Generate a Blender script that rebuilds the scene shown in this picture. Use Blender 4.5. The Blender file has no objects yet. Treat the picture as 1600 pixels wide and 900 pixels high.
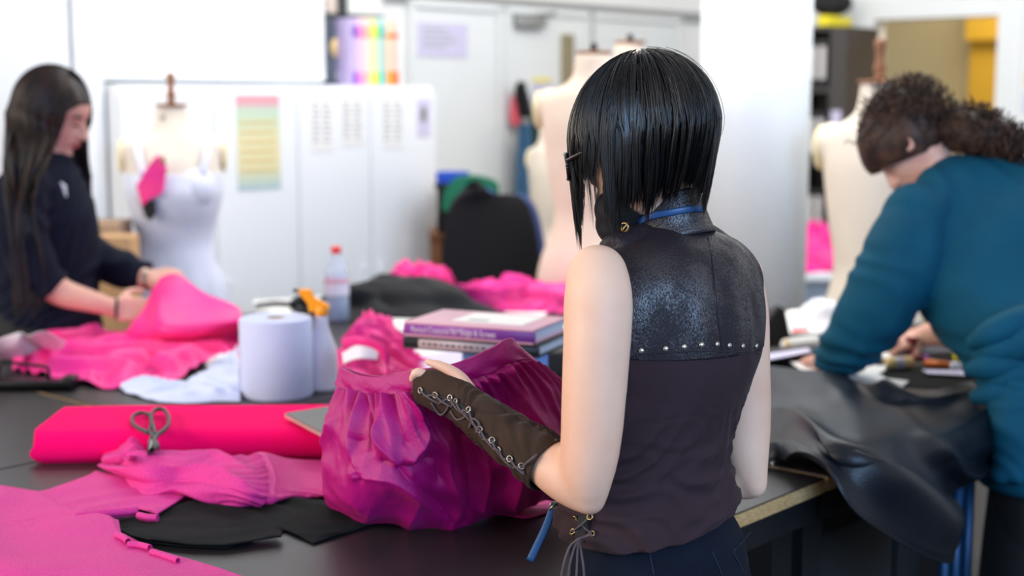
import bpy, bmesh, math, random
import numpy as np
from mathutils import Vector, Matrix
sc = bpy.context.scene
COL = sc.collection
PI = math.pi
# ---------------------------------------------------------------- camera
CAMZ = 1.60; PITCH = math.atan(300/2222.2); F = 2222.2
cam_d = bpy.data.cameras.new('camera'); cam = bpy.data.objects.new('camera', cam_d); COL.objects.link(cam)
cam.location = (0, 0, CAMZ); cam.rotation_euler = (PI/2 - PITCH, 0, 0)
cam_d.lens = 50; cam_d.sensor_width = 36; cam_d.clip_start = .05; cam_d.clip_end = 60
cam_d.dof.use_dof = True; cam_d.dof.focus_distance = 2.02; cam_d.dof.aperture_fstop = 2.6
sc.camera = cam
# ---------------------------------------------------------------- colour management and light
vs = sc.view_settings
sc.display_settings.display_device = 'sRGB'
vs.view_transform = 'Standard'; vs.look = 'None'; vs.gamma = 1.0; vs.use_curve_mapping = False
vs.exposure = 0.0
world = bpy.data.worlds.new('daylight'); sc.world = world; world.use_nodes = True
bg = world.node_tree.nodes['Background']
bg.inputs[0].default_value = (.93, .96, 1.0, 1); bg.inputs[1].default_value = .56

def area_light(name, loc, target, sx, sy, power, color):
    d = bpy.data.lights.new(name, 'AREA'); d.shape = 'RECTANGLE'; d.size = sx; d.size_y = sy
    d.energy = power; d.color = color
    o = bpy.data.objects.new(name, d); COL.objects.link(o); o.location = loc
    o.rotation_euler = (Vector(target) - Vector(loc)).to_track_quat('-Z', 'Y').to_euler()
    return o
# tall windows on the left side of the room, a cool window bank to the right and added overhead fill lights
area_light('window_light_left', (-3.6, 1.0, 2.1), (0.0, 2.6, 1.1), 3.2, 1.8, 128, (1.0, .90, .79))
area_light('window_light_right', (1.9, -1.4, 2.35), (0.5, 2.5, 1.1), 2.6, 1.5, 150, (.34, .60, 1.0))
area_light('fill_light_back', (-.6, 5.0, 3.4), (-.6, 6.2, .8), 4.5, 1.2, 104, (1.0, .98, .95))  # added fill that brightens the cupboards and back wall
area_light('fill_light_right', (1.9, 4.6, 3.5), (2.0, 6.4, .9), 2.6, 1.0, 80, (1.0, .98, .95))  # added fill that brightens the column and the right wall
area_light('corridor_light', (3.1, 8.6, 2.6), (3.1, 9.0, .9), 1.2, .6, 22, (1.0, .88, .62))

# ---------------------------------------------------------------- picture to place
CP, SP = math.cos(PITCH), math.sin(PITCH)
def ray(px, py):
    a = (px-800)/F; b = (py-450)/F
    return Vector((a, CP - b*SP, -SP - b*CP))
def P(px, py, Y):
    d = ray(px, py); t = Y/d.y
    return Vector((d.x*t, Y, CAMZ + d.z*t))
TZ = .90
def T(px, py, z=TZ):
    d = ray(px, py); t = (z-CAMZ)/d.z
    return Vector((d.x*t, d.y*t, z))
A45 = math.radians(48.65)
TD = Vector((math.cos(A45), math.sin(A45), 0)); TN = Vector((math.sin(A45), -math.cos(A45), 0))
NE = -1.255                                   # the near edge of the table run, measured along TN
def E(px, py, off=0.0):
    d = ray(px, py); t = (NE + off)/(d.x*TN.x + d.y*TN.y)
    return Vector((d.x*t, d.y*t, CAMZ + d.z*t))
def SN(s, n, z):
    return TD*s + TN*n + Vector((0, 0, z))
def project(v):
    X, Y, Z = v[0], v[1], v[2]-CAMZ
    f = Y*CP - Z*SP; u = Y*SP + Z*CP
    return (800 + F*X/f, 450 - F*u/f)

# ---------------------------------------------------------------- materials
def lin(c):
    c = [x/255 for x in c]
    return tuple((x/12.92 if x <= .04045 else ((x+.055)/1.055)**2.4) for x in c) + (1,)
MATS = {}
def mat(name, col, rough=.6, metal=0, spec=.5, sheen=0, sheen_col=None, bump=0, bscale=80, var=0, vscale=6,
        alpha=1, trans=0, col2=None, emis=0, sss=0, aniso=0, stretch=None, coat=0, detail=3, sheen_rough=.3):
    m = bpy.data.materials.new(name); m.use_nodes = True
    nt = m.node_tree; b = nt.nodes['Principled BSDF']
    c = lin(col)
    b.inputs['Base Color'].default_value = c
    b.inputs['Roughness'].default_value = rough; b.inputs['Metallic'].default_value = metal
    b.inputs['Specular IOR Level'].default_value = spec
    if sheen:
        b.inputs['Sheen Weight'].default_value = sheen; b.inputs['Sheen Roughness'].default_value = sheen_rough
        b.inputs['Sheen Tint'].default_value = lin(sheen_col) if sheen_col else (1, 1, 1, 1)
    if trans:
        b.inputs['Transmission Weight'].default_value = trans
        b.inputs['IOR'].default_value = 1.33
    if alpha < 1: b.inputs['Alpha'].default_value = alpha
    if coat: b.inputs['Coat Weight'].default_value = coat; b.inputs['Coat Roughness'].default_value = .15
    if emis:
        b.inputs['Emission Color'].default_value = c; b.inputs['Emission Strength'].default_value = emis
    if sss:
        b.inputs['Subsurface Weight'].default_value = sss; b.inputs['Subsurface Radius'].default_value = (.02, .008, .004)
        b.inputs['Subsurface Scale'].default_value = .5
    if var or bump or col2:
        tc = nt.nodes.new('ShaderNodeTexCoord'); mp = nt.nodes.new('ShaderNodeMapping')
        nt.links.new(tc.outputs['Object'], mp.inputs[0])
        if stretch: mp.inputs['Scale'].default_value = stretch
    if var or col2:
        n = nt.nodes.new('ShaderNodeTexNoise'); n.inputs['Scale'].default_value = vscale; n.inputs['Detail'].default_value = detail
        nt.links.new(mp.outputs[0], n.inputs['Vector'])
        mx = nt.nodes.new('ShaderNodeMix'); mx.data_type = 'RGBA'
        cr = nt.nodes.new('ShaderNodeMapRange'); cr.inputs[1].default_value = .35; cr.inputs[2].default_value = .65
        nt.links.new(n.outputs['Fac'], cr.inputs[0])
        k2 = lin(col2) if col2 else tuple(x*(1-var) for x in c[:3]) + (1,)
        mx.inputs[6].default_value = c; mx.inputs[7].default_value = k2
        nt.links.new(cr.outputs[0], mx.inputs[0]); nt.links.new(mx.outputs[2], b.inputs['Base Color'])
    if bump:
        n2 = nt.nodes.new('ShaderNodeTexNoise'); n2.inputs['Scale'].default_value = bscale; n2.inputs['Detail'].default_value = 4
        nt.links.new(mp.outputs[0], n2.inputs['Vector'])
        bp = nt.nodes.new('ShaderNodeBump'); bp.inputs['Strength'].default_value = bump; bp.inputs['Distance'].default_value = .003
        nt.links.new(n2.outputs['Fac'], bp.inputs['Height']); nt.links.new(bp.outputs[0], b.inputs['Normal'])
    MATS[name] = m
    return m
def scale_socket(m): return m
M = dict(
  wall=mat('white_paint', (236, 235, 231), .55, bump=.05, bscale=20, var=.02, vscale=1.2),
  door=mat('white_door_paint', (228, 230, 228), .45, var=.02, vscale=2),
  grey=mat('grey_metal', (150, 150, 148), .4, metal=.3),
  cab=mat('white_laminate', (236, 238, 240), .3, var=.01, vscale=2),
  seam=mat('pale_grey_print', (178, 180, 182), .6),  # pale grey of the printed lines and the book caption
  floor=mat('grey_vinyl_floor', (30, 31, 35), .45, var=.25, vscale=3),  # base darkened to carry the shade under the tables
  tabletop=mat('dark_table_laminate', (44, 39, 39), .42, var=.3, vscale=5, bump=.1, bscale=60, spec=.5),
  ply=mat('plywood_edge', (214, 180, 128), .6, col2=(178, 132, 82), vscale=25, stretch=(3, 3, 30)),
  apron=mat('black_apron', (17, 19, 23), .5, var=.3),
  blackmetal=mat('black_metal', (16, 17, 19), .35, metal=.4),
  column=mat('column_paint', (232, 238, 243), .4),
  yellow=mat('yellow_wall', (212, 168, 48), .7), cream=mat('cream_wall', (190, 176, 140), .7),
  skin=mat('fair_skin', (240, 196, 168), .5, sss=.12, col2=(232, 180, 152), vscale=9, spec=.4, bump=.06, bscale=250),
  skin2=mat('warm_skin', (226, 178, 158), .5, sss=.12, col2=(214, 158, 140), vscale=12, spec=.35),
  lip=mat('lip', (186, 92, 92), .5), brow=mat('brow_hair', (48, 34, 30), .7), eye=mat('eye_white', (225, 220, 215), .2),
  blackhair=mat('black_hair', (17, 15, 17), .3, spec=.5, var=.4, vscale=60), 
  bluehair=mat('blue_black_hair', (24, 30, 46), .36, spec=.8, var=.4, vscale=60),
  brownhair=mat('dark_brown_hair', (24, 15, 14), .42, spec=.3, col2=(46, 27, 22), vscale=25),
  curlhair=mat('brown_curly_hair', (40, 27, 22), .5, spec=.3, col2=(78, 52, 38), vscale=30),
  vest=mat('brown_vest_cotton', (58, 41, 45), .85, spec=.2, sheen=.08, bump=.25, bscale=420, var=.15, vscale=14),
  glove=mat('dark_brown_jersey', (62, 45, 35), .85, spec=.2, sheen=.06, bump=.3, bscale=300, var=.2, vscale=20),
  lace=mat('mauve_brown_lace', (88, 72, 74), .7, bump=.4, bscale=500),
  brass=mat('antique_brass', (170, 142, 96), .3, metal=.9), stud=mat('silver_stud', (200, 190, 180), .25, metal=.9),
  pewter=mat('dull_eyelet_metal', (150, 140, 128), .3, metal=.9),
  jeans=mat('dark_navy_denim', (15, 21, 36), .9, spec=.2, bump=.4, bscale=500, var=.25, vscale=25),
  mask=mat('black_mask_cloth', (14, 14, 17), .75, sheen=.1), 
  frame=mat('dark_glasses_frame', (24, 18, 18), .25), lens=mat('glasses_lens', (240, 245, 250), .05, alpha=.18),
  ribbon=mat('blue_satin_ribbon', (34, 78, 128), .42),
  navy=mat('navy_cardigan', (15, 20, 38), .9, spec=.2, bump=.3, bscale=200, var=.2, vscale=20),
  white=mat('white_cotton', (235, 237, 245), .8, var=.03), 
  whitedress=mat('white_dress_cotton', (214, 218, 234), .8, bump=.2, bscale=60, var=.03),
  calico=mat('cream_calico', (226, 208, 190), .8, bump=.2, bscale=250, col2=(216, 194, 174), vscale=4),
  calico2=mat('pale_calico', (226, 214, 198), .8, bump=.2, bscale=250, var=.04),
  calico3=mat('yellowed_calico', (240, 224, 176), .8), 
  wood=mat('turned_wood', (150, 98, 60), .45, col2=(110, 66, 38), vscale=40, stretch=(1, 1, .2)),
  teal=mat('teal_jersey', (0, 76, 100), .8, spec=.25, bump=.1, bscale=300, var=.15, vscale=8),
  black=mat('black_cloth', (20, 20, 22), .8, sheen=.15, bump=.2, bscale=300),
  blackfab=mat('black_twill', (27, 27, 27), .9, spec=.15, bump=.3, bscale=500, var=.15, vscale=20),
  leather=mat('black_leatherette', (14, 20, 30), .39, spec=.36, bump=.25, bscale=260, var=.2, vscale=9),  # navy tint in the base stands in for reflected blue light
  pink=mat('pink_fabric', (230, 56, 146), .6, sheen=.10, spec=.3, sheen_col=(255, 150, 215), bump=.4, bscale=1000, col2=(204, 44, 132), vscale=420, detail=1),
  magenta=mat('magenta_skirt_fabric', (188, 12, 120), .40, sheen=.12, sheen_col=(255, 110, 210), bump=.35, bscale=1100, stretch=(1, 1, .35), col2=(168, 6, 106), vscale=700, detail=1, spec=.4),
  hotpink=mat('hot_pink_satin', (232, 42, 144), .45, sheen=.08, spec=.3, sheen_col=(255, 130, 200), col2=(250, 60, 140), vscale=7),
  red=mat('neon_red_felt', (255, 4, 104), .95, spec=.1, bump=.2, bscale=300),
  paper=mat('white_paper', (236, 234, 230), .8, var=.02), roll=mat('blue_white_tissue', (205, 212, 240), .9, bump=.3, bscale=120, var=.03, vscale=20),
  rollcore=mat('card_core', (186, 160, 130), .9), 
  bottleplastic=mat('white_bottle_plastic', (225, 224, 238), .35), orange=mat('orange_plastic', (255, 160, 8), .35),
  bluelabel=mat('blue_label', (26, 70, 190), .4), purple=mat('purple_cover', (138, 66, 160), .35), bookpink=mat('dusty_pink_cover', (214, 160, 178), .35),
  greyspine=mat('grey_spine', (188, 178, 184), .4), blackcover=mat('black_cover', (22, 28, 34), .4), pages=mat('book_pages', (205, 214, 230), .8, bump=.3, bscale=100, stretch=(1, 1, 40)),
  bluebox=mat('blue_box_plastic', (124, 166, 236), .45), darkgrey=mat('dark_grey_plastic', (56, 62, 62), .45), 
  blade=mat('steel_blade', (130, 128, 126), .3, metal=.8), slate=mat('slate_cover', (84, 88, 86), .4), slateedge=mat('pinkish_edge', (190, 150, 146), .4),
  clear=mat('clear_bottle_plastic', (215, 225, 245), .08, alpha=.42, spec=.8), redcap=mat('red_cap', (226, 34, 38), .35), water=mat('water_fill', (60, 96, 160), .1, alpha=.55),
  label=mat('pale_label', (222, 216, 232), .6), blueplastic=mat('blue_chair_shell', (16, 58, 130), .4), chairfab=mat('charcoal_chair_fabric', (28, 28, 31), .95, spec=.2, bump=.3, bscale=200),
  green=mat('green_plastic', (0, 104, 74), .5), bluec=mat('blue_crate_plastic', (10, 62, 176), .4), denim=mat('blue_denim', (66, 112, 150), .85, bump=.3, bscale=300, var=.2),
  dkgreen=mat('dark_green_cloth', (14, 52, 42), .85), coral=mat('coral_paper', (240, 110, 125), .7), bronze=mat('dull_brass_rail', (142, 130, 100), .5),
  cardboard=mat('brown_cardboard', (190, 150, 106), .8, var=.06), box2=mat('tan_card', (158, 130, 104), .8),
  yellowp=mat('yellow_plastic', (242, 222, 20), .4), tan=mat('tan_tape', (222, 190, 120), .5), orangep=mat('orange_pen', (232, 120, 40), .4),
  dkshelf=mat('dark_shelf_board', (66, 62, 60), .6), binder=mat('black_binder', (30, 30, 32), .5), binderlabel=mat('binder_label', (205, 200, 196), .6),
  dkred=mat('dark_red_thread', (120, 20, 40), .6), lilac=mat('lilac_paper', (206, 200, 224), .7), glassjar=mat('clear_packet', (205, 215, 235), .15, alpha=.6, spec=.8),
  seamd=mat('dark_stitch', (34, 25, 30), .8), ink=mat('book_ink', (228, 214, 236), .5), ink2=mat('grey_ink', (80, 72, 78), .5),
)
# ---------------------------------------------------------------- mesh helpers
def tag(o, label=None, cat=None, group=None, kind=None):
    if label: o['label'] = label
    if cat: o['category'] = cat
    if group: o['group'] = group
    if kind: o['kind'] = kind
    return o
def thing(name, label, cat, loc=(0, 0, 0), group=None, rz=0):
    o = bpy.data.objects.new(name, None); COL.objects.link(o); o.location = loc; o.rotation_euler = (0, 0, rz)
    o.empty_display_size = .05
    return tag(o, label, cat, group)
def world_origin(o):
    v = Vector((0, 0, 0))
    while o is not None:
        v = v + Vector(o.location); o = o.parent
    return v
def obj(name, geo, m, parent=None, smooth=True, local=False, label=None, sharp=None):
    """geo = (verts, faces) in world coordinates; they are stored relative to the parent."""
    V, Fc = geo
    V = np.asarray([tuple(v) for v in V], dtype=float) if not isinstance(V, np.ndarray) else V
    if parent is None:
        off = np.array([(V[:, 0].min()+V[:, 0].max())/2, (V[:, 1].min()+V[:, 1].max())/2, V[:, 2].min()])
    else:
        off = np.array(world_origin(parent)) if not local else np.zeros(3)
    me = bpy.data.meshes.new(name)
    me.from_pydata((V-off).tolist(), [], [tuple(int(i) for i in f) for f in Fc]); me.update()
    ms = m if isinstance(m, (list, tuple)) else [m]
    for k in ms: me.materials.append((M.get(k) or MATS[k]) if isinstance(k, str) else k)
    if smooth:
        me.polygons.foreach_set('use_smooth', [True]*len(me.polygons))
        if sharp: 
            try: me.set_sharp_from_angle(angle=math.radians(sharp))
            except Exception: pass
    o = bpy.data.objects.new(name, me); COL.objects.link(o)
    if parent is None: o.location = off
    else: o.parent = parent
    if label: o['label'] = label
    return o
def top(name, geo, m, label, cat, group=None, kind=None, smooth=True, sharp=None):
    return tag(obj(name, geo, m, None, smooth, sharp=sharp), label, cat, group, kind)
def struct(name, geo, m, smooth=False): return tag(obj(name, geo, m, None, smooth), kind='structure')
def join(*gs):
    V = []; Fc = []
    for v, f in gs:
        n = len(V); V += [tuple(x) for x in v]; Fc += [tuple(i+n for i in q) for q in f]
    return V, Fc
def xf(geo, mtx): return [mtx @ Vector(v) for v in geo[0]], geo[1]
def at(geo, loc, rz=0, s=1): return xf(geo, Matrix.Translation(loc) @ Matrix.Rotation(rz, 4, 'Z') @ Matrix.Scale(s, 4))
def box(cx, cy, cz, sx, sy, sz, bev=0.0, rz=0, seg=2):
    bm = bmesh.new(); bmesh.ops.create_cube(bm, size=1)
    for v in bm.verts: v.co = Vector((v.co.x*sx, v.co.y*sy, v.co.z*sz))
    if bev: bmesh.ops.bevel(bm, geom=bm.edges[:], offset=bev, segments=seg, profile=.6, affect='EDGES')
    if rz: bmesh.ops.rotate(bm, verts=bm.verts, cent=(0, 0, 0), matrix=Matrix.Rotation(rz, 3, 'Z'))
    bm.verts.index_update()
    g = ([v.co + Vector((cx, cy, cz)) for v in bm.verts], [[v.index for v in f.verts] for f in bm.faces]); bm.free()
    return g
def boxuv(o, ax, ay, az, sx, sy, sz, bev=0.0, seg=2):
    """box with its centre at o and its own axes"""
    g = box(0, 0, 0, sx, sy, sz, bev, seg=seg)
    return [Vector(o) + Vector(ax)*v.x + Vector(ay)*v.y + Vector(az)*v.z for v in g[0]], g[1]
def prism(poly, z0, z1):
    n = len(poly); V = [(p[0], p[1], z0) for p in poly] + [(p[0], p[1], z1) for p in poly]
    return V, [list(range(n))[::-1], list(range(n, 2*n))] + [(i, (i+1) % n, n+(i+1) % n, n+i) for i in range(n)]
def slab(pts, thick, direction=None):
    """flat polygon of 3D points given a thickness along its normal"""
    pts = [Vector(p) for p in pts]; n = len(pts)
    nr = Vector((0, 0, 0))
    for i in range(n): nr += pts[i].cross(pts[(i+1) % n])
    nr = (Vector(direction) if direction is not None else nr).normalized()*thick
    V = pts + [p+nr for p in pts]
    return V, [list(range(n))[::-1], list(range(n, 2*n))] + [(i, (i+1) % n, n+(i+1) % n, n+i) for i in range(n)]
def spline(pts, n):
    """Catmull-Rom through rows of numbers, n samples in all"""
    A = np.array([list(p) for p in pts], dtype=float)
    A = np.vstack([2*A[0]-A[1], A, 2*A[-1]-A[-2]]); k = len(pts)-1
    t = np.linspace(0, k, n); i = np.minimum(t.astype(int), k-1); u = (t-i)[:, None]
    p0, p1, p2, p3 = A[i], A[i+1], A[i+2], A[i+3]
    return .5*((2*p1)+(-p0+p2)*u+(2*p0-5*p1+4*p2-p3)*u*u+(-p0+3*p1-3*p2+p3)*u**3)
def lathe(profile, c=(0, 0, 0), seg=32, sx=1, sy=1, cap=True):
    V = []; Fc = []
    for r, z in profile:
        for k in range(seg):
            a = 2*PI*k/seg; V.append((c[0]+r*sx*math.cos(a), c[1]+r*sy*math.sin(a), c[2]+z))
    n = len(profile)
    for i in range(n-1):
        for k in range(seg):
            k2 = (k+1) % seg; Fc.append((i*seg+k, i*seg+k2, (i+1)*seg+k2, (i+1)*seg+k))
    if cap: Fc.append(tuple(range(seg))[::-1]); Fc.append(tuple((n-1)*seg+k for k in range(seg)))
    return V, Fc
def tube(pts, rad, seg=10, n=None, flat=1.0, up=None, cap=True):
    """tube through points; rad a number or one per point; flat squashes along the binormal"""
    pts = [Vector(p) for p in pts]
    if not hasattr(rad, '__len__'): rad = [rad]*len(pts)
    rows = [list(p)+[r] for p, r in zip(pts, rad)]
    if n is None: n = max(2, (len(pts)-1)*6+1) if len(pts) > 2 else 2
    A = spline(rows, n) if len(pts) > 2 else np.array(rows)
    n = len(A); V = []; Fc = []
    ref = Vector(up) if up is not None else None
    prev = None
    for i in range(n):
        p = Vector(A[i][:3]); a = Vector(A[max(0, i-1)][:3]); b = Vector(A[min(n-1, i+1)][:3])
        t = (b-a).normalized()
        if ref is not None: nx = ref - t*ref.dot(t)
        elif prev is None: nx = t.orthogonal()
        else: nx = prev - t*prev.dot(t)
        if nx.length < 1e-6: nx = t.orthogonal()
        nx.normalize(); prev = nx; by = t.cross(nx)
        r = max(A[i][3], 1e-5)
        for k in range(seg):
            an = 2*PI*k/seg
            V.append(p + nx*(r*math.cos(an)) + by*(r*flat*math.sin(an)))
    for i in range(n-1):
        for k in range(seg):
            k2 = (k+1) % seg; Fc.append((i*seg+k, i*seg+k2, (i+1)*seg+k2, (i+1)*seg+k))
    if cap: Fc.append(tuple(range(seg))[::-1]); Fc.append(tuple((n-1)*seg+k for k in range(seg)))
    return V, Fc
def ball(c, rx, ry=None, rz=None, seg=20, rot=None):
    ry = ry or rx; rz = rz or rx
    V = []; Fc = []; n = seg//2
    for i in range(n+1):
        th = PI*i/n
        for k in range(seg):
            ph = 2*PI*k/seg
            v = Vector((rx*math.sin(th)*math.cos(ph), ry*math.sin(th)*math.sin(ph), rz*math.cos(th)))
            if rot is not None: v = rot @ v
            V.append(v+Vector(c))
    for i in range(n):
        for k in range(seg):
            k2 = (k+1) % seg; Fc.append((i*seg+k, (i+1)*seg+k, (i+1)*seg+k2, i*seg+k2))
    bm = bmesh.new(); vs_ = [bm.verts.new(v) for v in V]
    for f in Fc:
        try: bm.faces.new([vs_[i] for i in f])
        except ValueError: pass
    bmesh.ops.remove_doubles(bm, verts=bm.verts, dist=1e-6); bm.verts.index_update()
    g = ([v.co.copy() for v in bm.verts], [[v.index for v in f.verts] for f in bm.faces]); bm.free()
    return g
def loft(secs, n, seg=36, power=2.0, cap=True):
    """secs: rows (cx, cy, cz, ax, ay, bx, by) - centre and two half axes in plan; horizontal rings"""
    A = spline(secs, n); V = []; Fc = []
    for r in A:
        c = Vector(r[:3]); ax = Vector((r[3], r[4], 0)); bx = Vector((r[5], r[6], 0))
        for k in range(seg):
            a = 2*PI*k/seg; ca, sa = math.cos(a), math.sin(a)
            u = math.copysign(abs(ca)**(2/power), ca); w = math.copysign(abs(sa)**(2/power), sa)
            V.append(c + ax*u + bx*w)
    for i in range(n-1):
        for k in range(seg):
            k2 = (k+1) % seg; Fc.append((i*seg+k, i*seg+k2, (i+1)*seg+k2, (i+1)*seg+k))
    if cap: Fc.append(tuple(range(seg))[::-1]); Fc.append(tuple((n-1)*seg+k for k in range(seg)))
    return V, Fc
def fuse(geos, voxel=.005, smooth=6, fac=.5):
    """several closed shapes become one continuous surface"""
    V, Fc = join(*geos)
    me = bpy.data.meshes.new('tmp'); me.from_pydata([tuple(v) for v in V], [], Fc); me.update()
    bm = bmesh.new(); bm.from_mesh(me)
    bmesh.ops.recalc_face_normals(bm, faces=bm.faces); bm.to_mesh(me); bm.free()
    o = bpy.data.objects.new('tmp', me); COL.objects.link(o)
    r = o.modifiers.new('r', 'REMESH'); r.mode = 'VOXEL'; r.voxel_size = voxel
    if smooth:
        s = o.modifiers.new('s', 'SMOOTH'); s.factor = fac; s.iterations = smooth
    dg = bpy.context.evaluated_depsgraph_get(); ev = o.evaluated_get(dg); m2 = ev.to_mesh()
    nv = len(m2.vertices); co = np.empty(nv*3); m2.vertices.foreach_get('co', co); co = co.reshape(-1, 3)
    fs = [tuple(p.vertices) for p in m2.polygons]
    ev.to_mesh_clear(); bpy.data.objects.remove(o); bpy.data.meshes.remove(me)
    return co, fs
# ---- numpy noise and folds
def _h(ix, iy, seed):
    n = (ix.astype(np.int64)*374761393 + iy.astype(np.int64)*668265263 + seed*982451653) & 0x7fffffff
    n = ((n ^ (n >> 13))*1274126177) & 0x7fffffff
    return ((n ^ (n >> 16)) & 0xffff)/65535.0
def vnoise(x, y, seed=0):
    x = np.asarray(x, float); y = np.asarray(y, float)
    ix = np.floor(x); iy = np.floor(y); fx = x-ix; fy = y-iy
    fx = fx*fx*fx*(fx*(fx*6-15)+10); fy = fy*fy*fy*(fy*(fy*6-15)+10)
    a = _h(ix, iy, seed); b = _h(ix+1, iy, seed); c = _h(ix, iy+1, seed); d = _h(ix+1, iy+1, seed)
    return (a*(1-fx)+b*fx)*(1-fy)+(c*(1-fx)+d*fx)*fy
def fbm(x, y, seed=0, o=3):
    s = 0; a = .5; t = 0
    for k in range(o):
        s = s + a*vnoise(x*2**k, y*2**k, seed+k*17); t += a; a *= .5
    return s/t
def folds(x, y, ang=0, wl=.08, warp=1.0, seed=0, sharp=1.4):
    """soft ridged folds running along ang"""
    c, s = math.cos(ang), math.sin(ang)
    u = (x*c+y*s); v = (-x*s+y*c)
    ph = v/wl + warp*2.2*(fbm(x/(wl*2.6), y/(wl*2.6), seed, 2)-.5)*2
    r = (.5+.5*np.cos(2*PI*ph))**sharp
    am = .35+.65*vnoise(u/(wl*3.2)+7, ph*.5, seed+5)
    return r*am
def grid_faces(nu, nv, wrap=False):
    i, j = np.meshgrid(np.arange(nv-1), np.arange(nu if wrap else nu-1), indexing='ij')
    i = i.ravel(); j = j.ravel(); j2 = (j+1) % nu
    return np.stack([i*nu+j, i*nu+j2, (i+1)*nu+j2, (i+1)*nu+j], 1).tolist()
def grid_normals(G):
    du = np.gradient(G, axis=1); dv = np.gradient(G, axis=0)
    n = np.cross(du, dv); n /= (np.linalg.norm(n, axis=2, keepdims=True)+1e-12)
    return n
def thick(G, t=.0025):
    """a sheet (nv x nu x 3) given a back face and rim"""
    nv, nu = G.shape[:2]; N = grid_normals(G)
    B = G - N*t
    V = np.vstack([G.reshape(-1, 3), B.reshape(-1, 3)]); n = nv*nu
    f1 = grid_faces(nu, nv); f2 = [tuple(n+i for i in reversed(f)) for f in f1]
    rim = [j for j in range(nu)] + [i*nu+nu-1 for i in range(1, nv)] + [(nv-1)*nu+j for j in range(nu-2, -1, -1)] + [i*nu for i in range(nv-2, 0, -1)]
    f3 = [(rim[k], n+rim[k], n+rim[(k+1) % len(rim)], rim[(k+1) % len(rim)]) for k in range(len(rim))]
    return V, f1+f2+f3
def net(rows, nu, nv):
    """rows of 3D points -> smooth nv x nu x 3 grid"""
    R = np.stack([spline([tuple(p) for p in r], nu) for r in rows])          # k x nu x 3
    k = R.shape[0]; flat = R.reshape(k, -1)
    return spline(flat, nv).reshape(nv, nu, 3)
def coons(topc, rightc, bottomc, leftc, nu, nv, lin=False):
    """four boundary curves of 3D points: top and bottom run left to right, left and right run top to bottom"""
    def arc(c, n):
        c = [tuple(p) for p in c]
        A = (np.array(c, float) if lin else spline(c, 200)) if len(c) > 2 else np.array([np.array(c[0])*(1-t)+np.array(c[1])*t for t in np.linspace(0, 1, 200)])
        L = np.concatenate([[0], np.cumsum(np.linalg.norm(np.diff(A, axis=0), axis=1))]); L /= L[-1]
        tt = np.linspace(0, 1, n)
        return np.stack([np.interp(tt, L, A[:, i]) for i in range(3)], 1)
    Tc, Bc = arc(topc, nu), arc(bottomc, nu); Lc, Rc = arc(leftc, nv), arc(rightc, nv)
    u = np.linspace(0, 1, nu)[None, :, None]; v = np.linspace(0, 1, nv)[:, None, None]
    return ((1-v)*Tc[None]+v*Bc[None] + (1-u)*Lc[:, None]+u*Rc[:, None]
            - ((1-u)*(1-v)*Tc[0]+u*(1-v)*Tc[-1]+(1-u)*v*Bc[0]+u*v*Bc[-1]))
def uvgrid(nu, nv):
    u = np.linspace(0, 1, nu)[None, :].repeat(nv, 0); v = np.linspace(0, 1, nv)[:, None].repeat(nu, 1)
    return u, v
def cloth(topc, rightc, bottomc, leftc, amp=.02, wl=.07, ang=0, warp=1, seed=1, nu=110, nv=80, base=.006, dome=0, t=.0025, edge=.12, lift=None, tz=TZ, wrinkle=.25, edgeamp=.3, linear=False):
    """a piece of fabric lying on the table, outline given in picture points or 3D points"""
    f = lambda c: [T(p[0], p[1], tz) if len(p) == 2 else Vector(p) for p in c]
    G = coons(f(topc), f(rightc), f(bottomc), f(leftc), nu, nv, linear)
    u, v = uvgrid(nu, nv); x, y = G[..., 0], G[..., 1]
    e = np.clip(np.minimum(np.minimum(u, 1-u), np.minimum(v, 1-v))/edge, 0, 1); e = e*e*(3-2*e)
    h = folds(x, y, ang, wl, warp, seed)*(1-wrinkle) + wrinkle*fbm(x/(wl*.5), y/(wl*.5), seed+3)
    h2 = amp*h*(edgeamp+(1-edgeamp)*e)
    if dome: h2 = h2 + dome*np.sin(PI*np.clip(u, 0, 1))**.8*np.sin(PI*np.clip(v, 0, 1))**.8
    G[..., 2] += base + h2
    # lateral drift so folds lean over slightly
    G[..., 0] += .25*amp*(fbm(x/wl, y/wl, seed+9)-.5)*e*2; G[..., 1] += .25*amp*(fbm(x/wl, y/wl, seed+11)-.5)*e*2
    if lift is not None: G[..., 2] += lift(u, v, x, y)
    if grid_normals(G)[..., 2].mean() < 0: G = G[:, ::-1]
    return thick(G, t)
def copy_thing(root, loc=None, rz=None, label=None, parent=None):
    c = root.copy(); COL.objects.link(c); c.parent = parent
    if loc is not None: c.location = loc
    if rz is not None: c.rotation_euler = (0, 0, rz)
    if label: c['label'] = label
    for ch in list(root.children): copy_thing(ch, parent=c)
    return c
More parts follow.
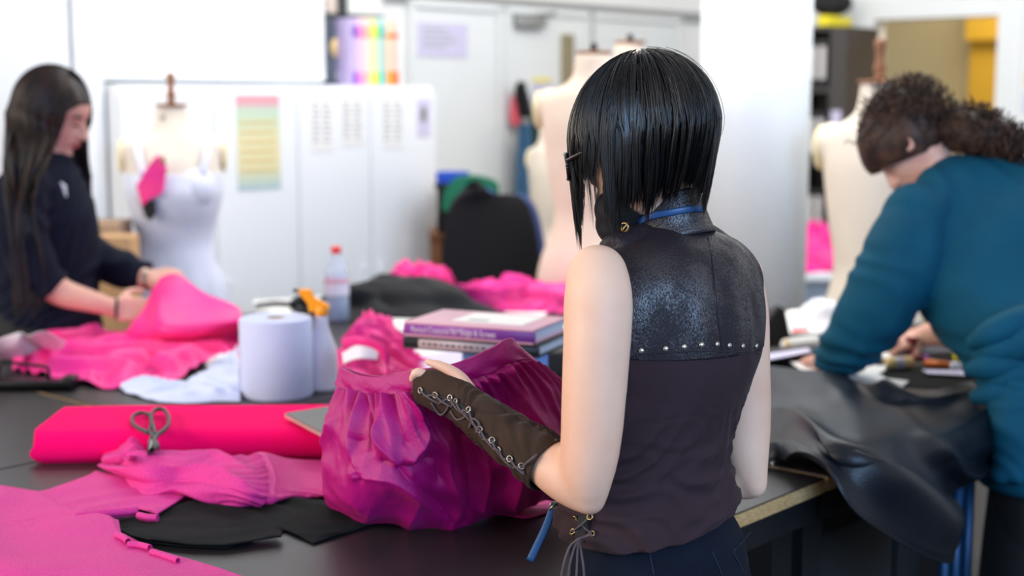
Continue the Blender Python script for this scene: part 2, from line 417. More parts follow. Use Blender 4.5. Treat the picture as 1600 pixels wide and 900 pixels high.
# ================================================================ the room
def s_at(px, n):
    """distance along the room for the picture column px on the wall line n"""
    a = (px-800)/F/CP; Y = n/(TN.x*a+TN.y) if True else 0
    for _ in range(3): Y = n/(TN.x*a+TN.y)
    return TD.x*a*Y + TD.y*Y
def rbox(s0, s1, n0, n1, z0, z1, bev=0.0):
    """a box aligned with the room: s along the tables, n across, z up"""
    c = SN((s0+s1)/2, (n0+n1)/2, (z0+z1)/2)
    return boxuv(c, TD, TN, (0, 0, 1), abs(s1-s0), abs(n1-n0), abs(z1-z0), bev)
NB = -4.97; SE = 7.6
struct('floor', rbox(-6, 10.5, -6.5, 5, -.1, 0), 'floor')
struct('wall_back', rbox(-1.5, SE+.15, NB-.12, NB, 0, 3.2), 'wall')
d0, d1 = -3.91, -3.18
struct('wall_right', join(rbox(SE, SE+.12, NB, d0, 0, 3.2), rbox(SE, SE+.12, d1, 2.5, 0, 3.2), rbox(SE, SE+.12, d0, d1, 2.03, 3.2)), 'wall')
struct('trim_1', join(rbox(SE-.02, SE, d0-.14, d0-.0, 0, 2.15, .004), rbox(SE-.02, SE, d1, d1+.14, 0, 2.15, .004), rbox(SE-.02, SE, d0, d1, 2.03, 2.15, .004)), 'door')
struct('trim_2', rbox(4.4, SE, NB, NB+.03, 2.05, 2.10), 'grey')
struct('wall_corridor_back', rbox(SE+1.6, SE+1.7, -6.0, -4.0, 0, 2.9), 'cream')
struct('wall_corridor_front', join(rbox(SE+1.5, SE+1.6, -4.0, 0.5, 0, 2.9), rbox(SE+1.42, SE+1.5, -4.0, -1.5, 1.96, 2.2)), 'yellow')
struct('baseboard_back', rbox(4.6, SE, NB, NB+.02, 0, .12), 'door')
sgn = top('door_sign', boxuv(P(1437, 132, 9.0), TN, TD, (0, 0, 1), .10, .01, .06, .002), 'darkgrey', 'small dark sign on the cream corridor wall seen through the doorway', 'sign')
# doors in the back wall, each a flat leaf in a frame
for k, (a, b) in enumerate(((642, 772), (786, 910), (916, 1046))):
    sa, sb = s_at(a, NB), s_at(b, NB)
    d = thing('door_%d' % (k+1), None, None, SN((sa+sb)/2, NB+.02, 0)); tag(d, kind='structure')
    obj('door_leaf', rbox(sa+.02, sb-.02, NB+.002, NB+.03, 0.01, 2.02, .003), 'door', d, smooth=False)
    obj('door_frame', join(rbox(sa-.03, sa+.012, NB, NB+.045, 0, 2.05), rbox(sb-.012, sb+.03, NB, NB+.045, 0, 2.05), rbox(sa-.03, sb+.03, NB, NB+.045, 2.025, 2.06)), 'door', d, smooth=False)
    obj('door_handle', join(tube([SN(sa+.12, NB+.03, 1.0), SN(sa+.12, NB+.07, 1.0), SN(sa+.22, NB+.07, 1.0)], .009, 8)), 'grey', d)
c1 = s_at(815, NB)
dc = thing('door_closer', 'grey door closer at the top of the white double door', 'door closer', SN(c1, NB+.05, 1.98))
obj('body', rbox(c1-.11, c1+.11, NB+.032, NB+.08, 1.955, 2.015, .006), 'grey', dc); obj('arm', tube([SN(c1, NB+.07, 2.02), SN(c1+.12, NB+.12, 2.03), SN(c1+.2, NB+.05, 2.04)], .008, 6), 'grey', dc)
# column
struct('column', lathe([(.2, 0), (.2, 3.3)], P(1174, 400, 5.2)*Vector((1, 1, 0)) if False else (P(1174, 400, 5.25).x, 5.25, 0), 64), 'column', True)
# tall white cupboard at the far left, low white cupboards with wall cupboards over them
NF = -4.5
def cupboard(name, s0, s1, n0, n1, z0, z1, doors, label, cat, group=None, z_plinth=0.0):
    c = thing(name, label, cat, SN((s0+s1)/2, (n0+n1)/2, z0), group)
    obj('body', rbox(s0+.002, s1-.002, n0+.0, n1-.022, z0, z1), 'cab', c, smooth=False)
    w = (s1-s0)/doors
    for k in range(doors):
        d = obj('door', rbox(s0+k*w+.003, s0+(k+1)*w-.003, n1-.02, n1, z0+.01+z_plinth, z1-.03, .002), 'cab', c, smooth=False)
        if z0 < .5 and z1 > 2: continue
        hs = s0+(k+1)*w-.05 if k % 2 == 0 else s0+k*w+.05
        obj('handle', rbox(hs-.006, hs+.006, n1, n1+.018, (z0+z1)/2-.06 if z0 < .5 else z0+.10, (z0+z1)/2+.06 if z0 < .5 else z0+.2, .003), 'cab', d, smooth=False)
    return c
sL = s_at(198, NF); sM = s_at(355, NF); s1_ = s_at(470, NF); sR = s_at(683, NF)
cupboard('tall_cupboard', s_at(-260, -4.58), s_at(125, -4.58), NB+.02, -4.58, 0, 2.9, 2, 'tall plain white cupboard behind the woman in the navy cardigan', 'cupboard')
cupboard('tall_cupboard', s_at(125, -4.58)+.012, sL-.01, NB+.02, -4.58, 0, 2.9, 1, 'narrow tall white cupboard between the dark haired woman and the dress form', 'cupboard')
cupboard('low_cupboard', sL, s1_, NB+.02, NF, 0, 1.645, 2, 'white waist cupboard bearing the coloured poster on its door', 'cupboard', z_plinth=.08)
cupboard('low_cupboard', s1_, sR, NB+.02, NF, 0, 1.645, 2, 'white cupboard with pinned lists, rainbow folders on top', 'cupboard', z_plinth=.08)
cupboard('wall_cupboard', sL, s_at(352, -4.62), NB+.02, -4.62, 1.655, 2.9, 1, 'white upper cupboard above the dress form', 'cupboard')
cupboard('wall_cupboard', s_at(352, -4.62), s_at(515, -4.62), NB+.02, -4.62, 1.655, 2.9, 1, 'white upper cupboard directly left of the dark noticeboard', 'cupboard')
# poster and sheets on the doors
def sheet(name, px0, px1, py0, py1, n, m, label, cat, group=None, par=None, t=.002):
    sa, sb = s_at(px0, n), s_at(px1, n)
    def zz(px, py):
        d = ray(px, py); tt = n/(d.x*TN.x+d.y*TN.y); return CAMZ+d.z*tt
    z1 = zz(px0, py0); z0 = zz(px0, py1)
    g = rbox(sa, sb, n, n+t, z0, z1)
    if par is None: return top(name, g, m, label, cat, group, smooth=False)
    return obj(name, g, m, par, smooth=False)
po = thing('wall_poster', 'pink, green and yellow gradient poster taped on the white cupboard door', 'poster', SN(s_at(409, NF), NF, 1.2))
mp_ = bpy.data.materials.new('poster_print'); mp_.use_nodes = True
nt = mp_.node_tree; bs = nt.nodes['Principled BSDF']; bs.inputs['Roughness'].default_value = .5
tc = nt.nodes.new('ShaderNodeTexCoord'); se = nt.nodes.new('ShaderNodeSeparateXYZ'); cr = nt.nodes.new('ShaderNodeValToRGB')
nt.links.new(tc.outputs['Generated'], se.inputs[0]); nt.links.new(se.outputs[2], cr.inputs[0]); nt.links.new(cr.outputs[0], bs.inputs['Base Color'])
els = cr.color_ramp.elements
els[0].position = 0; els[0].color = lin((172, 196, 204)); els[1].position = 1; els[1].color = lin((226, 156, 166))
for p_, c_ in ((.1, (196, 208, 186)), (.25, (224, 216, 170)), (.55, (226, 220, 176)), (.75, (200, 214, 184)), (.86, (190, 212, 192)), (.9, (218, 168, 174))):
    e_ = els.new(p_); e_.color = lin(c_)
M['poster'] = mp_
sheet('print', 376, 442, 149, 298, NF+.001, 'poster', None, None, par=po)
for k in range(6):
    sheet('text_line', 383, 436, 190+k*15, 193+k*15, NF+.004, 'tan', None, None, par=po, t=.001)
def list_sheet(px0, px1, py0, py1, n, label, lines, m='paper', group=None, cols=1):
    t = thing('paper_sheet', label, 'notice', SN(s_at((px0+px1)/2, n), n, 1.3), group)
    sheet('page', px0, px1, py0, py1, n+.001, m, None, None, par=t)
    h = (py1-py0)/(lines+2)
    for k in range(lines):
        for c in range(cols):
            w = (px1-px0)/cols; y = py0+h*(k+1)
            sheet('text_line', px0+c*w+w*.15, px0+c*w+w*(.6+.3*((k*7) % 3)/3), y, y+h*.4, n+.0035, 'seam', None, None, par=t, t=.001)
    return t
list_sheet(491, 524, 152, 236, NF, 'white printed list, leftmost on the lighter cupboard doors', 8, cols=2)
list_sheet(538, 572, 152, 228, NF, 'white printed list beside the leftmost list', 8, cols=2)
list_sheet(600, 634, 152, 232, NF, 'white printed list on the right cupboard door', 8, cols=2)
qn = thing('paper_sheet', 'small lilac notice with a grey block, rightmost on the cupboards', 'notice', SN(s_at(664, NF), NF, 1.4))
sheet('page', 654, 674, 155, 214, NF+.001, 'lilac', None, None, par=qn); sheet('picture_block', 659, 669, 168, 190, NF+.0035, 'grey', None, None, par=qn, t=.001)
list_sheet(652, 732, 34, 88, NB+.032, 'wide pale lilac notice on the white door', 4, 'lilac')
list_sheet(832, 862, 126, 180, NB+.032, 'white notice with a yellow header beside the hanging coats', 3, 'lilac')
sheet('notice_header', 832, 860, 122, 128, NB+.034, 'yellowp', 'small yellow strip above the notice beside the coats', 'paper')
top('wall_rail', rbox(s_at(868, NB), s_at(880, NB), NB+.03, NB+.07, 1.15, 1.93, .004), 'bronze', 'vertical dull brass pull plate on the white door', 'door plate', smooth=False)
# things on top of the low cupboard
def zof(px, py, n):
    d = ray(px, py); tt = n/(d.x*TN.x+d.y*TN.y); return CAMZ+d.z*tt
nb = thing('noticeboard', 'dark grey picture board standing on the cupboard left of the rainbow folders', 'board', SN(s_at(534, -4.7), -4.7, 1.65))
obj('panel', rbox(s_at(518, -4.7), s_at(553, -4.7), -4.73, -4.70, 1.65, zof(534, 29, -4.7), .003), mat('slate_print', (88, 96, 110), .6, var=.4, vscale=9), nb)
obj('figure_spot', slab([SN(s_at(534+12*math.cos(a), -4.7), -4.699, zof(536, 75, -4.7)+.045*math.sin(a)) for a in np.linspace(0, 2*PI, 15)[:-1]], .002, TN), 'tan', nb)
obj('figure_spot', slab([SN(s_at(540+9*math.cos(a), -4.7), -4.699, zof(536, 118, -4.7)+.045*math.sin(a)) for a in np.linspace(0, 2*PI, 15)[:-1]], .002, TN), 'paper', nb)
cols = [('violet', (130, 92, 190)), ('orchid', (226, 128, 200)), ('rose pink', (250, 160, 180)), ('peach', (248, 196, 150)), ('lemon yellow', (250, 226, 90)), ('lime green', (170, 222, 90)), ('aqua', (80, 196, 206))]
for k, (nm, c) in enumerate(cols):
    a = 556+k*7.0; b = a+6.6
    t = thing('magazine_file', nm+' banded upright file in the rainbow row on the cupboard', 'folder', SN(s_at((a+b)/2, -4.66), -4.66, 1.647), 'rainbow files on the cupboard')
    zt = zof(a, 30 if k % 2 else 28, -4.6)
    obj('body', rbox(s_at(a, -4.6), s_at(b, -4.6), -4.82, -4.6, 1.647, zt, .002), mat('file_pale_%d' % k, tuple(int(x*.4+235*.6) for x in c), .5), t)
    mm = mat('file_band_%d' % k, c, .5)
    z0 = 1.647
    obj('band', rbox(s_at(a, -4.6), s_at(b, -4.6), -4.6, -4.596, z0, z0+(zt-z0)*.19), mm, t, smooth=False)
    obj('band', rbox(s_at(a, -4.6), s_at(b, -4.6), -4.6, -4.596, z0+(zt-z0)*.72, zt-.03), mm, t, smooth=False)
for k, (a, nm, c) in enumerate(((608, 'amber', (255, 160, 60)), (617, 'bright orange', (250, 100, 50)))):
    b = a+8.5
    t = thing('magazine_file', nm+' banded file standing apart at the end of the rainbow row', 'folder', SN(s_at((a+b)/2, -4.66), -4.66, 1.647), 'rainbow files on the cupboard')
    zt = zof(a, 34, -4.6); z0 = 1.647
    obj('body', rbox(s_at(a, -4.6), s_at(b, -4.6), -4.82, -4.6, z0, zt, .002), mat('file_pale_o%d' % k, tuple(int(x*.3+235*.7) for x in c), .5), t)
    mm = mat('file_band_o%d' % k, c, .5)
    obj('band', rbox(s_at(a, -4.6), s_at(b, -4.6), -4.6, -4.596, z0, z0+(zt-z0)*.22), mm, t, smooth=False); obj('band', rbox(s_at(a, -4.6), s_at(b, -4.6), -4.6, -4.596, z0+(zt-z0)*.75, zt-.05), mm, t, smooth=False)
sc_ = thing('storage_rack', 'dark grey metal rack post and tan carton above the noticeboard', 'rack', SN(s_at(540, -4.7), -4.75, 1.65))
obj('post', rbox(s_at(541, -4.75), s_at(549, -4.75), -4.8, -4.75, 1.65, 2.5), 'darkgrey', sc_, smooth=False)
obj('shelf', rbox(s_at(516, -4.76), s_at(604, -4.76), -4.94, -4.76, zof(540, 27, -4.76), zof(540, 22, -4.76)), 'darkgrey', sc_, smooth=False)
top('carton', rbox(s_at(518, -4.78), s_at(540, -4.78), -4.93, -4.78, zof(540, 22, -4.76)+.002, 2.35, .004), mat('beige_carton', (222, 206, 192), .8), 'beige carton on the rack over the dark noticeboard', 'box')
top('carton', rbox(s_at(551, -4.78), s_at(603, -4.78), -4.93, -4.78, zof(540, 22, -4.76)+.002, 2.35, .004), 'wall', 'white carton on the rack above the rainbow files', 'box')
# hanging coats on the back wall
def hang(name, pts, n0, m, label, cat, th=.05):
    """garment: left and right outline columns from top to bottom, puffed out from the wall"""
    V = []; rows = []
    nu = 12; nv = 26
    A = spline([(l, r, y) for l, r, y in pts], nv)
    G = np.zeros((nv, nu, 3)); 
    for i in range(nv):
        l, r, y = A[i]
        for j in range(nu):
            u = j/(nu-1); px = l+(r-l)*u
            off = th*math.sin(PI*u)**.6*(.7+.3*math.sin(i*.5+j*2.1)) + .03
            d = ray(px, y); tt = (n0+off)/(d.x*TN.x+d.y*TN.y); G[i, j] = (d.x*tt, d.y*tt, CAMZ+d.z*tt)
    if grid_normals(G)[..., 1].mean() > 0: G = G[:, ::-1]
    return top(name, thick(G, .012), m, label, cat)
hang('cap', [(808, 822, 128), (804, 824, 140), (806, 830, 160), (814, 834, 184)], NB+.08, 'black', 'black scarf hanging highest on the door hooks', 'scarf', .06)
hang('hanging_jacket', [(850, 866, 168), (834, 870, 178), (826, 870, 205), (828, 862, 225), (830, 850, 250), (830, 846, 290), (830, 846, 316)], NB+.04, 'dkgreen', 'dark green jacket hanging by the brass plate', 'jacket', .09)
hang('hanging_jeans', [(810, 830, 194), (808, 832, 230), (806, 830, 270), (804, 832, 316)], NB+.12, 'denim', 'pair of blue denim jeans hanging on the white door', 'jeans', .06)
hang('hanging_bag', [(800, 812, 150), (797, 815, 175), (798, 816, 196)], NB+.05, 'coral', 'coral pink bag hanging behind the black scarf', 'bag', .04)
# low wooden desk and crates by the cupboards
def crate_at(px, Y, z): v = P(px, 300, Y); return Vector((v.x, Y, z))
dk = thing('side_desk', 'low pale wooden desk beyond the office chair', 'desk', (P(760, 300, 6.3).x, 6.3, 0))
obj('desk_top', boxuv((P(770, 300, 6.3).x, 6.4, 1.0), (1, 0, 0), (0, 1, 0), (0, 0, 1), .55, .5, .03, .004), 'wood', dk)
for sx in (-1, 1):
    for sy in (-1, 1): obj('leg', boxuv((P(770, 300, 6.3).x+sx*.25, 6.4+sy*.22, .49), (1, 0, 0), (0, 1, 0), (0, 0, 1), .04, .04, .98), 'wood', dk, smooth=False)
def open_crate(x, y, z, w, d, h, m, label, name='crate', rz=0):
    t = .008
    c = thing(name, label, 'crate', (x, y, z), rz=rz)
    g = join(box(0, 0, t/2, w, d, t), box(-w/2+t/2, 0, h/2, t, d, h), box(w/2-t/2, 0, h/2, t, d, h), box(0, -d/2+t/2, h/2, w, t, h), box(0, d/2-t/2, h/2, w, t, h))
    obj('tub', g, m, c, smooth=False, local=True)
    obj('rim', join(box(0, -d/2, h, w+.02, .015, .02, .003), box(0, d/2, h, w+.02, .015, .02, .003), box(-w/2, 0, h, .015, d, .02, .003), box(w/2, 0, h, .015, d, .02, .003)), m, c, local=True)
    return c
open_crate(P(707, 300, 6.2).x, 6.25, 1.016, .13, .22, .2, 'black', 'black tub with a blue rim at the end of the white cupboards')
obj('lid', box(0, -.05, .23, .14, .05, .06, .004, rz=.2), 'bluec', bpy.data.objects[-1] if False else [o for o in bpy.data.objects if o.name.startswith('crate')][-1], local=True)
gb = spline([(690, 330), (694, 300), (712, 279), (745, 276), (778, 290), (774, 330)], 30)
top('green_bag', slab([P(a, b, 6.05) for a, b in gb], .14, (0, 1, 0)), 'green', 'green plastic bag slumped behind the black office chair', 'bag', smooth=False)
# shelf of binders beyond the column
ss = SE-.42
sh = thing('storage_shelf', 'dark open shelving full of binders right of the white column', 'shelf', SN(ss+.2, -4.5, 0))
def at_s(px, s):
    a = (px-800)/F/CP; Y = s/(TD.x*a+TD.y); return TN.x*a*Y+TN.y*Y
n0, n1 = at_s(1215, ss), at_s(1311, ss)
obj('side_panel', rbox(ss, ss+.36, n1-.10, n1, 0, 1.98), 'dkshelf', sh, smooth=False); obj('side_panel', rbox(ss, ss+.36, n0, n0+.03, 0, 1.98), 'dkshelf', sh, smooth=False)
obj('back_panel', rbox(ss+.35, ss+.37, n0, n1, 0, 1.98), 'dkshelf', sh, smooth=False)
for z in (.35, .78, 1.21, 1.62, 1.96): obj('shelf_board', rbox(ss, ss+.36, n0, n1-.1, z, z+.025), 'dkshelf', sh, smooth=False)
for z, hh in ((1.645, .27), (1.235, .28), (.805, .27)):
    nn = n0+.045; k = 0
    while nn < n1-.17:
        b = thing('ring_binder', 'black ring binder with pale spine label on the dark shelves', 'binder', SN(ss+.15, nn+.025, z), 'binders on the dark shelves')
        obj('cover', rbox(ss+.02, ss+.28, nn, nn+.052, z, z+hh, .003), 'binder', b); obj('spine_label', rbox(ss+.017, ss+.02, nn+.008, nn+.044, z+.05, z+hh-.04), 'binderlabel', b, smooth=False)
        nn += .056; k += 1
top('yellow_box', rbox(ss+.02, ss+.3, n0+.2, n1-.13, 1.987, 2.045, .004), 'yellowp', 'flat yellow box lying on top of the dark shelving', 'box')
top('black_bag', ball(SN(ss+.18, (n0+n1)/2, 2.12), .12, .1, .075), 'black', 'black bag bundled on the yellow box above the shelving', 'bag')
top('wall_notice', rbox(ss-.004, ss-.001, n1-.08, n1-.02, 1.32, 1.52), 'lilac', 'small pale notice taped to the end panel of the dark shelving', 'notice', smooth=False)
hv = P(1276, 385, 6.9)
wb = thing('side_table', 'small white table behind the column carrying the pink heap', 'table', (hv.x, 6.9, 0))
zt_ = P(1276, 420, 6.9).z
obj('table_top', box(hv.x, 6.95, zt_-.02, .5, .4, .04, .004), 'cab', wb); obj('panel', box(hv.x-.23, 6.95, (zt_-.04)/2, .03, .36, zt_-.04), 'cab', wb, smooth=False); obj('panel', box(hv.x+.23, 6.95, (zt_-.04)/2, .03, .36, zt_-.04), 'cab', wb, smooth=False); obj('back_panel', box(hv.x, 7.12, (zt_-.04)/2, .44, .02, zt_-.04), 'cab', wb, smooth=False)
def heap(c, rx, ry, rz, seed, amp=.25, seg=48, freq=6):
    g = ball((0, 0, 0), 1, seg=seg); V = np.array([tuple(v) for v in g[0]])
    a = V[:, 0]*1.1+V[:, 2]*.7; b = V[:, 1]*1.1+V[:, 2]*.5
    n = folds(a, b, seed*1.3, 3.2/freq, 1.5, seed, 1.0)*.7 + folds(a, b, seed*1.3+1.4, 2.1/freq, 1.6, seed+7, 1.3)*.45 + .25*fbm(a*freq*.6, b*freq*.6, seed+4)
    big = fbm(V[:, 0]*1.3+seed, V[:, 1]*1.3+V[:, 2]*1.1, seed+2, 2)-.5
    R = (1-amp+amp*1.5*n+.55*big)[:, None]
    V = V*R; V[:, :2] *= (1+.35*np.clip(.35-V[:, 2:3], 0, .35)/.35); V[:, 2] = np.maximum(V[:, 2], 0)
    return [Vector((c[0]+v[0]*rx, c[1]+v[1]*ry, c[2]+v[2]*rz)) for v in V], g[1]
top('pink_cloth_heap', heap((hv.x, 6.95, zt_), .17, .15, .23, 5), 'hotpink', 'pink cloth heaped on the small white table behind the column', 'cloth')
# notices at the right edge
e0 = at_s(1576, SE)
def wsheet(px0, px1, py0, py1, m, label):
    a, b = at_s(px0, SE), at_s(px1, SE)
    A = SN(SE, a, 0); t = math.hypot(A.x, A.y); z = lambda py: P((px0+px1)/2, py, A.y).z
    return top('wall_notice', rbox(SE-.004, SE-.001, a, b, z(py1), z(py0)), m, label, 'notice', smooth=False)
wsheet(1590, 1625, 40, 92, 'coral', 'coral pink notice at the right edge of the room wall')
wsheet(1588, 1622, 112, 135, 'tan', 'tan and orange notice on the right wall above the lilac sheet')
wsheet(1586, 1620, 142, 178, 'lilac', 'lilac sheet on the right wall below the tan notice')
wsheet(940, 985, -12, 3, 'tan', 'tan label strip above the far doors') if False else None

# ================================================================ cutting tables
def cutting_table(s0, s1, n0, n1, label):
    t = thing('cutting_table', label, 'table', SN((s0+s1)/2, (n0+n1)/2, 0), 'black cutting tables pushed together')
    g = .002
    obj('tabletop', rbox(s0+g, s1-g, n0+g, n1-g, TZ-.003, TZ, .001), 'tabletop', t, smooth=False)
    obj('plywood_edge', rbox(s0+g, s1-g, n0+g, n1-g, TZ-.028, TZ-.0031), 'ply', t, smooth=False)
    for a, b, c, d in ((s0+.01, s1-.01, n1-.04, n1-.015), (s0+.01, s1-.01, n0+.015, n0+.04), (s0+.01, s0+.035, n0+.04, n1-.04), (s1-.035, s1-.01, n0+.04, n1-.04)):
        obj('apron', rbox(a, b, c, d, TZ-.085, TZ-.0285, .002), 'apron', t, smooth=False)
    for a in (s0+.012, s1-.092):
        for c in (n0+.045, n1-.125): obj('leg', rbox(a, a+.07, c, c+.07, 0, TZ-.03, .003), 'apron', t, smooth=False)
    obj('shelf', rbox(s0+.03, s1-.03, n0+.06, n1-.06, .18, .2), 'apron', t, smooth=False)
    return t
cutting_table(-.3, 2.307, NE-1.202, NE, 'black cutting table with plywood edge where the woman in brown works')
cutting_table(2.315, 4.12, NE-1.202, NE, 'black cutting table under the draped leatherette by the woman in teal')
cutting_table(-.3, 1.75, NE-2.41, NE-1.206, 'far left cutting table before the woman in navy')
cutting_table(1.758, 3.62, NE-2.41, NE-1.206, 'far cutting table with bottle and black clothes')
# ================================================================ people: shared builders
def frame(fwd, tilt=0, roll=0):
    """local x forward, y left, z up; tilt bows the head down"""
    yaw = math.atan2(fwd[1], fwd[0])
    return Matrix.Rotation(yaw, 3, 'Z') @ Matrix.Rotation(tilt, 3, 'Y') @ Matrix.Rotation(roll, 3, 'X')
HEAD = [(-.118, .050, .000, .016), (-.112, .070, -.012, .030), (-.098, .083, -.032, .042), (-.082, .086, -.045, .048), (-.068, .082, -.05, .053), (-.055, .089, -.055, .057),
        (-.048, .086, -.06, .059), (-.038, .088, -.067, .063), (-.018, .086, -.08, .067), (.006, .083, -.09, .070), (.022, .090, -.095, .073),
        (.045, .091, -.098, .0755), (.072, .080, -.092, .071), (.095, .056, -.072, .054), (.108, .030, -.045, .034), (.114, .004, -.02, .008)]
def head_geos(C, R, s=1.0):
    seg = 40; A = spline(HEAD, 40); V = []
    for z, f, b, w in A:
        for k in range(seg):
            a = 2*PI*k/seg; ca, sa = math.cos(a), math.sin(a)
            x = f*ca if ca > 0 else -b*ca
            V.append((x, w*sa*(1-.10*max(0, ca)**2), z))
    Fc = [(i*seg+k, i*seg+(k+1) % seg, (i+1)*seg+(k+1) % seg, (i+1)*seg+k) for i in range(39) for k in range(seg)]
    Fc += [tuple(range(seg))[::-1], tuple(39*seg+k for k in range(seg))]
    L = lambda g: ([Vector(C) + R @ (Vector(v)*s) for v in g[0]], g[1])
    nose = tube([(.080, 0, .018), (.094, 0, 0), (.105, 0, -.018), (.107, 0, -.026), (.088, 0, -.034)], [.006, .008, .010, .012, .008], 12, 16)
    nost = [ball((.095, q*.010, -.029), .009, .008, .007, 10) for q in (-1, 1)]
    lips = [ball((.088, 0, -.052), .008, .020, .0055, 12), ball((.086, 0, -.062), .008, .018, .0055, 12)]
    chin = [ball((.072, 0, -.092), .018, .022, .016, 14)]
    out = [L((V, Fc)), L(nose)] + [L(n) for n in nost+lips+chin]
    for q in (-1, 1):                              # ears
        pts = [(.004+.017*math.cos(t)*1.0, q*(.072+.006*math.cos(t-1)), .000+.030*math.sin(t)) for t in np.linspace(-2.2, 2.6, 12)]
        pts = [(-.006-.017*math.cos(t), q*(.074+.008*(1+math.cos(t))/2), -.004+.030*math.sin(t)) for t in np.linspace(-2.6, 2.6, 12)]
        out.append(L(tube(pts, .0048, 8, 30))); out.append(L(ball((-.004, q*.070, -.006), .014, .007, .024, 12)))
    return out
def finger(pts, r0, r1, seg=10):
    n = len(pts); return tube(pts, [r0+(r1-r0)*i/(n-1) for i in range(n)][:-1]+[r1*.72], seg, n*5)
def hand_geos(wrist, knuck, up, side, curl=.5, s=1.0, spread=.10, thumb=1.0, nothumb=False, flen=(.072, .080, .076, .060), lift=0.0):
    """palm, four curling fingers and a thumb. wrist->knuck is the palm axis, up the back of the hand, side towards the thumb"""
    W = Vector(wrist); K = Vector(knuck); ax = (K-W).normalized(); U = Vector(up); U = (U-ax*U.dot(ax)).normalized(); S_ = ax.cross(U)
    if S_.dot(Vector(side)) < 0: S_ = -S_
    out = []
    L = (K-W).length
    for i, o in enumerate((.030, .010, -.010, -.029)):          # palm rays
        out.append(tube([W + S_*o*.55*s, W+ax*L*.5+S_*o*.8*s+U*.002, K+S_*o*s*.95 - ax*abs(o)*.15], [.014*s, .0135*s, .0098*s], 10, 12))
    out.append(ball(W+ax*L*.55, L*.5, .034*s, .012*s, 16, rot=Matrix((ax, S_, U)).transposed()))
    for i, o in enumerate((.030, .010, -.010, -.029)):
        b = K+S_*o*s*.95 - ax*abs(o)*.15; l = flen[i]*s; a = 0; p = b.copy(); pts = [p.copy()]
        d0 = (ax + S_*o*spread*18*.1).normalized()
        for j, fr in enumerate((.45, .32, .23)):
            a += curl*(.55 if j == 0 else .8)
            d = d0*math.cos(a) - U*math.sin(a)
            p = p + d*l*fr; pts.append(p.copy())
        out.append(finger(pts, .0088*s, .0068*s))
    if nothumb: return out
    b = W+ax*L*.28+S_*.022*s - U*.004
    t1 = b + (ax*.55+S_*.75*thumb-U*.35).normalized()*.038*s; t2 = t1 + (ax*.85+S_*.25*thumb-U*.35).normalized()*.030*s; t3 = t2+(ax*.95-S_*.05-U*.3).normalized()*.024*s
    out.append(finger([b, t1, t2, t3], .0125*s, .0078*s))
    return out
